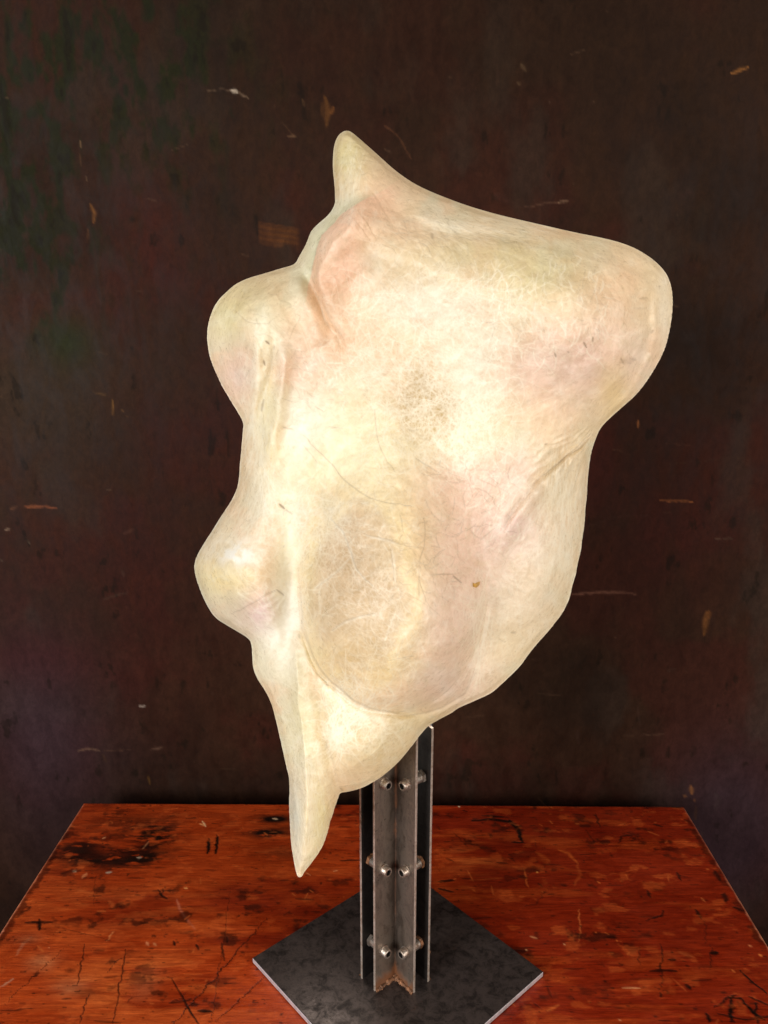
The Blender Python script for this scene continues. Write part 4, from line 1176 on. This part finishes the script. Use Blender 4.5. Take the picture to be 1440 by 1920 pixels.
craze(70, 880, 935, 80, 80, 8, 44, .42)
craze(60, 860, 435, 150, 26, 8, 34, .35, 15, .6)
craze(50, 800, 1060, 60, 70, 10, 46, .36)
craze(40, 1040, 560, 90, 90, 8, 40, .26, 90, .25)
craze(24, 1040, 600, 90, 60, 8, 40, .26, 10, .3)
craze(40, 660, 720, 110, 60, 6, 24, .26)
craze(70, 780, 760, 380, 480, 5, 18, .3)
craze(30, 480, 620, 60, 80, 5, 30, .3)
craze(50, 600, 700, 50, 60, 8, 22, .3)
ridge = np.zeros(len(x))
craze(130, 1030, 570, 110, 100, 10, 46, .7, 90, .25, (1.0, 1.8), ridge)
craze(50, 1030, 600, 110, 80, 10, 40, .6, 10, .3, (1.0, 1.6), ridge)
craze(60, 620, 700, 60, 60, 8, 20, .6, None, .3, (1.0, 1.8), ridge)
craze(60, 930, 960, 60, 80, 8, 24, .5, 120, .4, (1.0, 1.8), ridge)
for pl_ in ([(620, 975), (645, 1000), (657, 1030), (665, 1065), (685, 1085), (701, 1098)], [(592, 1103), (625, 1080), (655, 1050)], [(622, 1184), (650, 1164), (680, 1156), (702, 1152)], [(682, 1005), (720, 1014), (750, 1022)], [(735, 1032), (741, 1060), (743, 1090)], [(670, 1060), (662, 1075)], [(740, 1150), (728, 1180), (722, 1200)], [(600, 1110), (602, 1150)]):
    stroke(xw, yw, ridge, [tuple(q_) for q_ in chaikin(pl_, 1)] if len(pl_) > 2 else pl_, 2.4, .5, 1)
fib_sheen = np.clip(fib_sheen + ridge * .8, 0, 1)
d_, sd_, al_ = seg_dist(xw, yw, ARC)
crack_shade += 0.34 * np.exp(-(d_ / 2.0) ** 2) * np.sin(np.pi * np.clip(al_, .04, .96)) ** .6  # shade of the under-fold, painted as a dark line
fib_sheen = np.clip(fib_sheen + .30 * np.exp(-((d_ - 12) / 9) ** 2) * (sd_ > 0) * sm(al_, .1, .4) * sm(1 - al_, .3, .6) * (.4 + 1.2 * n3) + .45 * vnoise(x, y, 30, 71, 3) * np.exp(-(dist / 2.4) ** 2), 0, 1)  # pale outline: light resin edge plus a painted bright halo
for pl_, am_ in (([(640, 402), (606, 440), (590, 480), (584, 512), (600, 560), (628, 600), (646, 650)], .16), ([(1118, 812), (1060, 858), (1000, 915)], .22), ([(520, 640), (500, 720), (484, 800)], .12), ([(590, 1290), (612, 1380), (640, 1484)], .14), ([(888, 1262), (860, 1320)], .12)):
    d_, s_, al_ = seg_dist(xw, yw, pl_)
    crack_shade += am_ * np.exp(-(d_ / 2.6) ** 2) * np.sin(np.pi * np.clip(al_, .04, .96)) ** .6  # shade in the folds and creases, painted as dark lines

rest = np.repeat(np.concatenate([tint[loop]] * 3), 1, 0)
mean_ = tint.mean(0)
boost = lambda t_: np.clip((mean_ + (t_ - mean_) * 1.28) * np.array([0.985, 0.985, 1.05]), 0, .97)
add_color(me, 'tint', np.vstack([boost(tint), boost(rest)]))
add_float(me, 'fibre_sheen', np.concatenate([fib_sheen, np.tile(fib_sheen[loop], 3)]))
add_float(me, 'crack_shade', np.concatenate([np.clip(crack_shade, 0, 1), np.zeros(3 * nl)]))
torso = empty('torso_sculpture', (0.0, 0.62, CAM_H - 0.30), 'pale translucent resin torso shell with a pointed neck and tail, mounted on the steel post', 'sculpture')
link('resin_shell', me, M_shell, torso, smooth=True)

# small ochre patch filling a hole in the shell
def on_shell(px_, py_, lift=0.0):
    i = int(np.argmin((x - px_) ** 2 + (y - py_) ** 2))
    p = co[i].copy(); d = (np.array([0, 0, CAM_H]) - p); d /= np.linalg.norm(d)
    return Vector(p + d * lift)
outl = [(886, 1093), (890, 1094), (893, 1092), (900, 1091), (899, 1097), (896, 1101), (892, 1102), (887, 1100)]
bm = bmesh.new()
top = [bm.verts.new(on_shell(a_, b_, 0.0007)) for a_, b_ in outl]
bot = [bm.verts.new(on_shell(a_, b_, -0.001)) for a_, b_ in outl]
cc = bm.verts.new(on_shell(893, 1097, 0.0016))
for i in range(len(outl)):
    j = (i + 1) % len(outl)
    bm.faces.new((top[i], top[j], cc)); bm.faces.new((top[j], top[i], bot[i], bot[j]))
bmesh.ops.recalc_face_normals(bm, faces=bm.faces)
mp = bpy.data.meshes.new('repair_patch'); bm.to_mesh(mp); bm.free()
link('repair_patch', mp, M_ochre, torso)
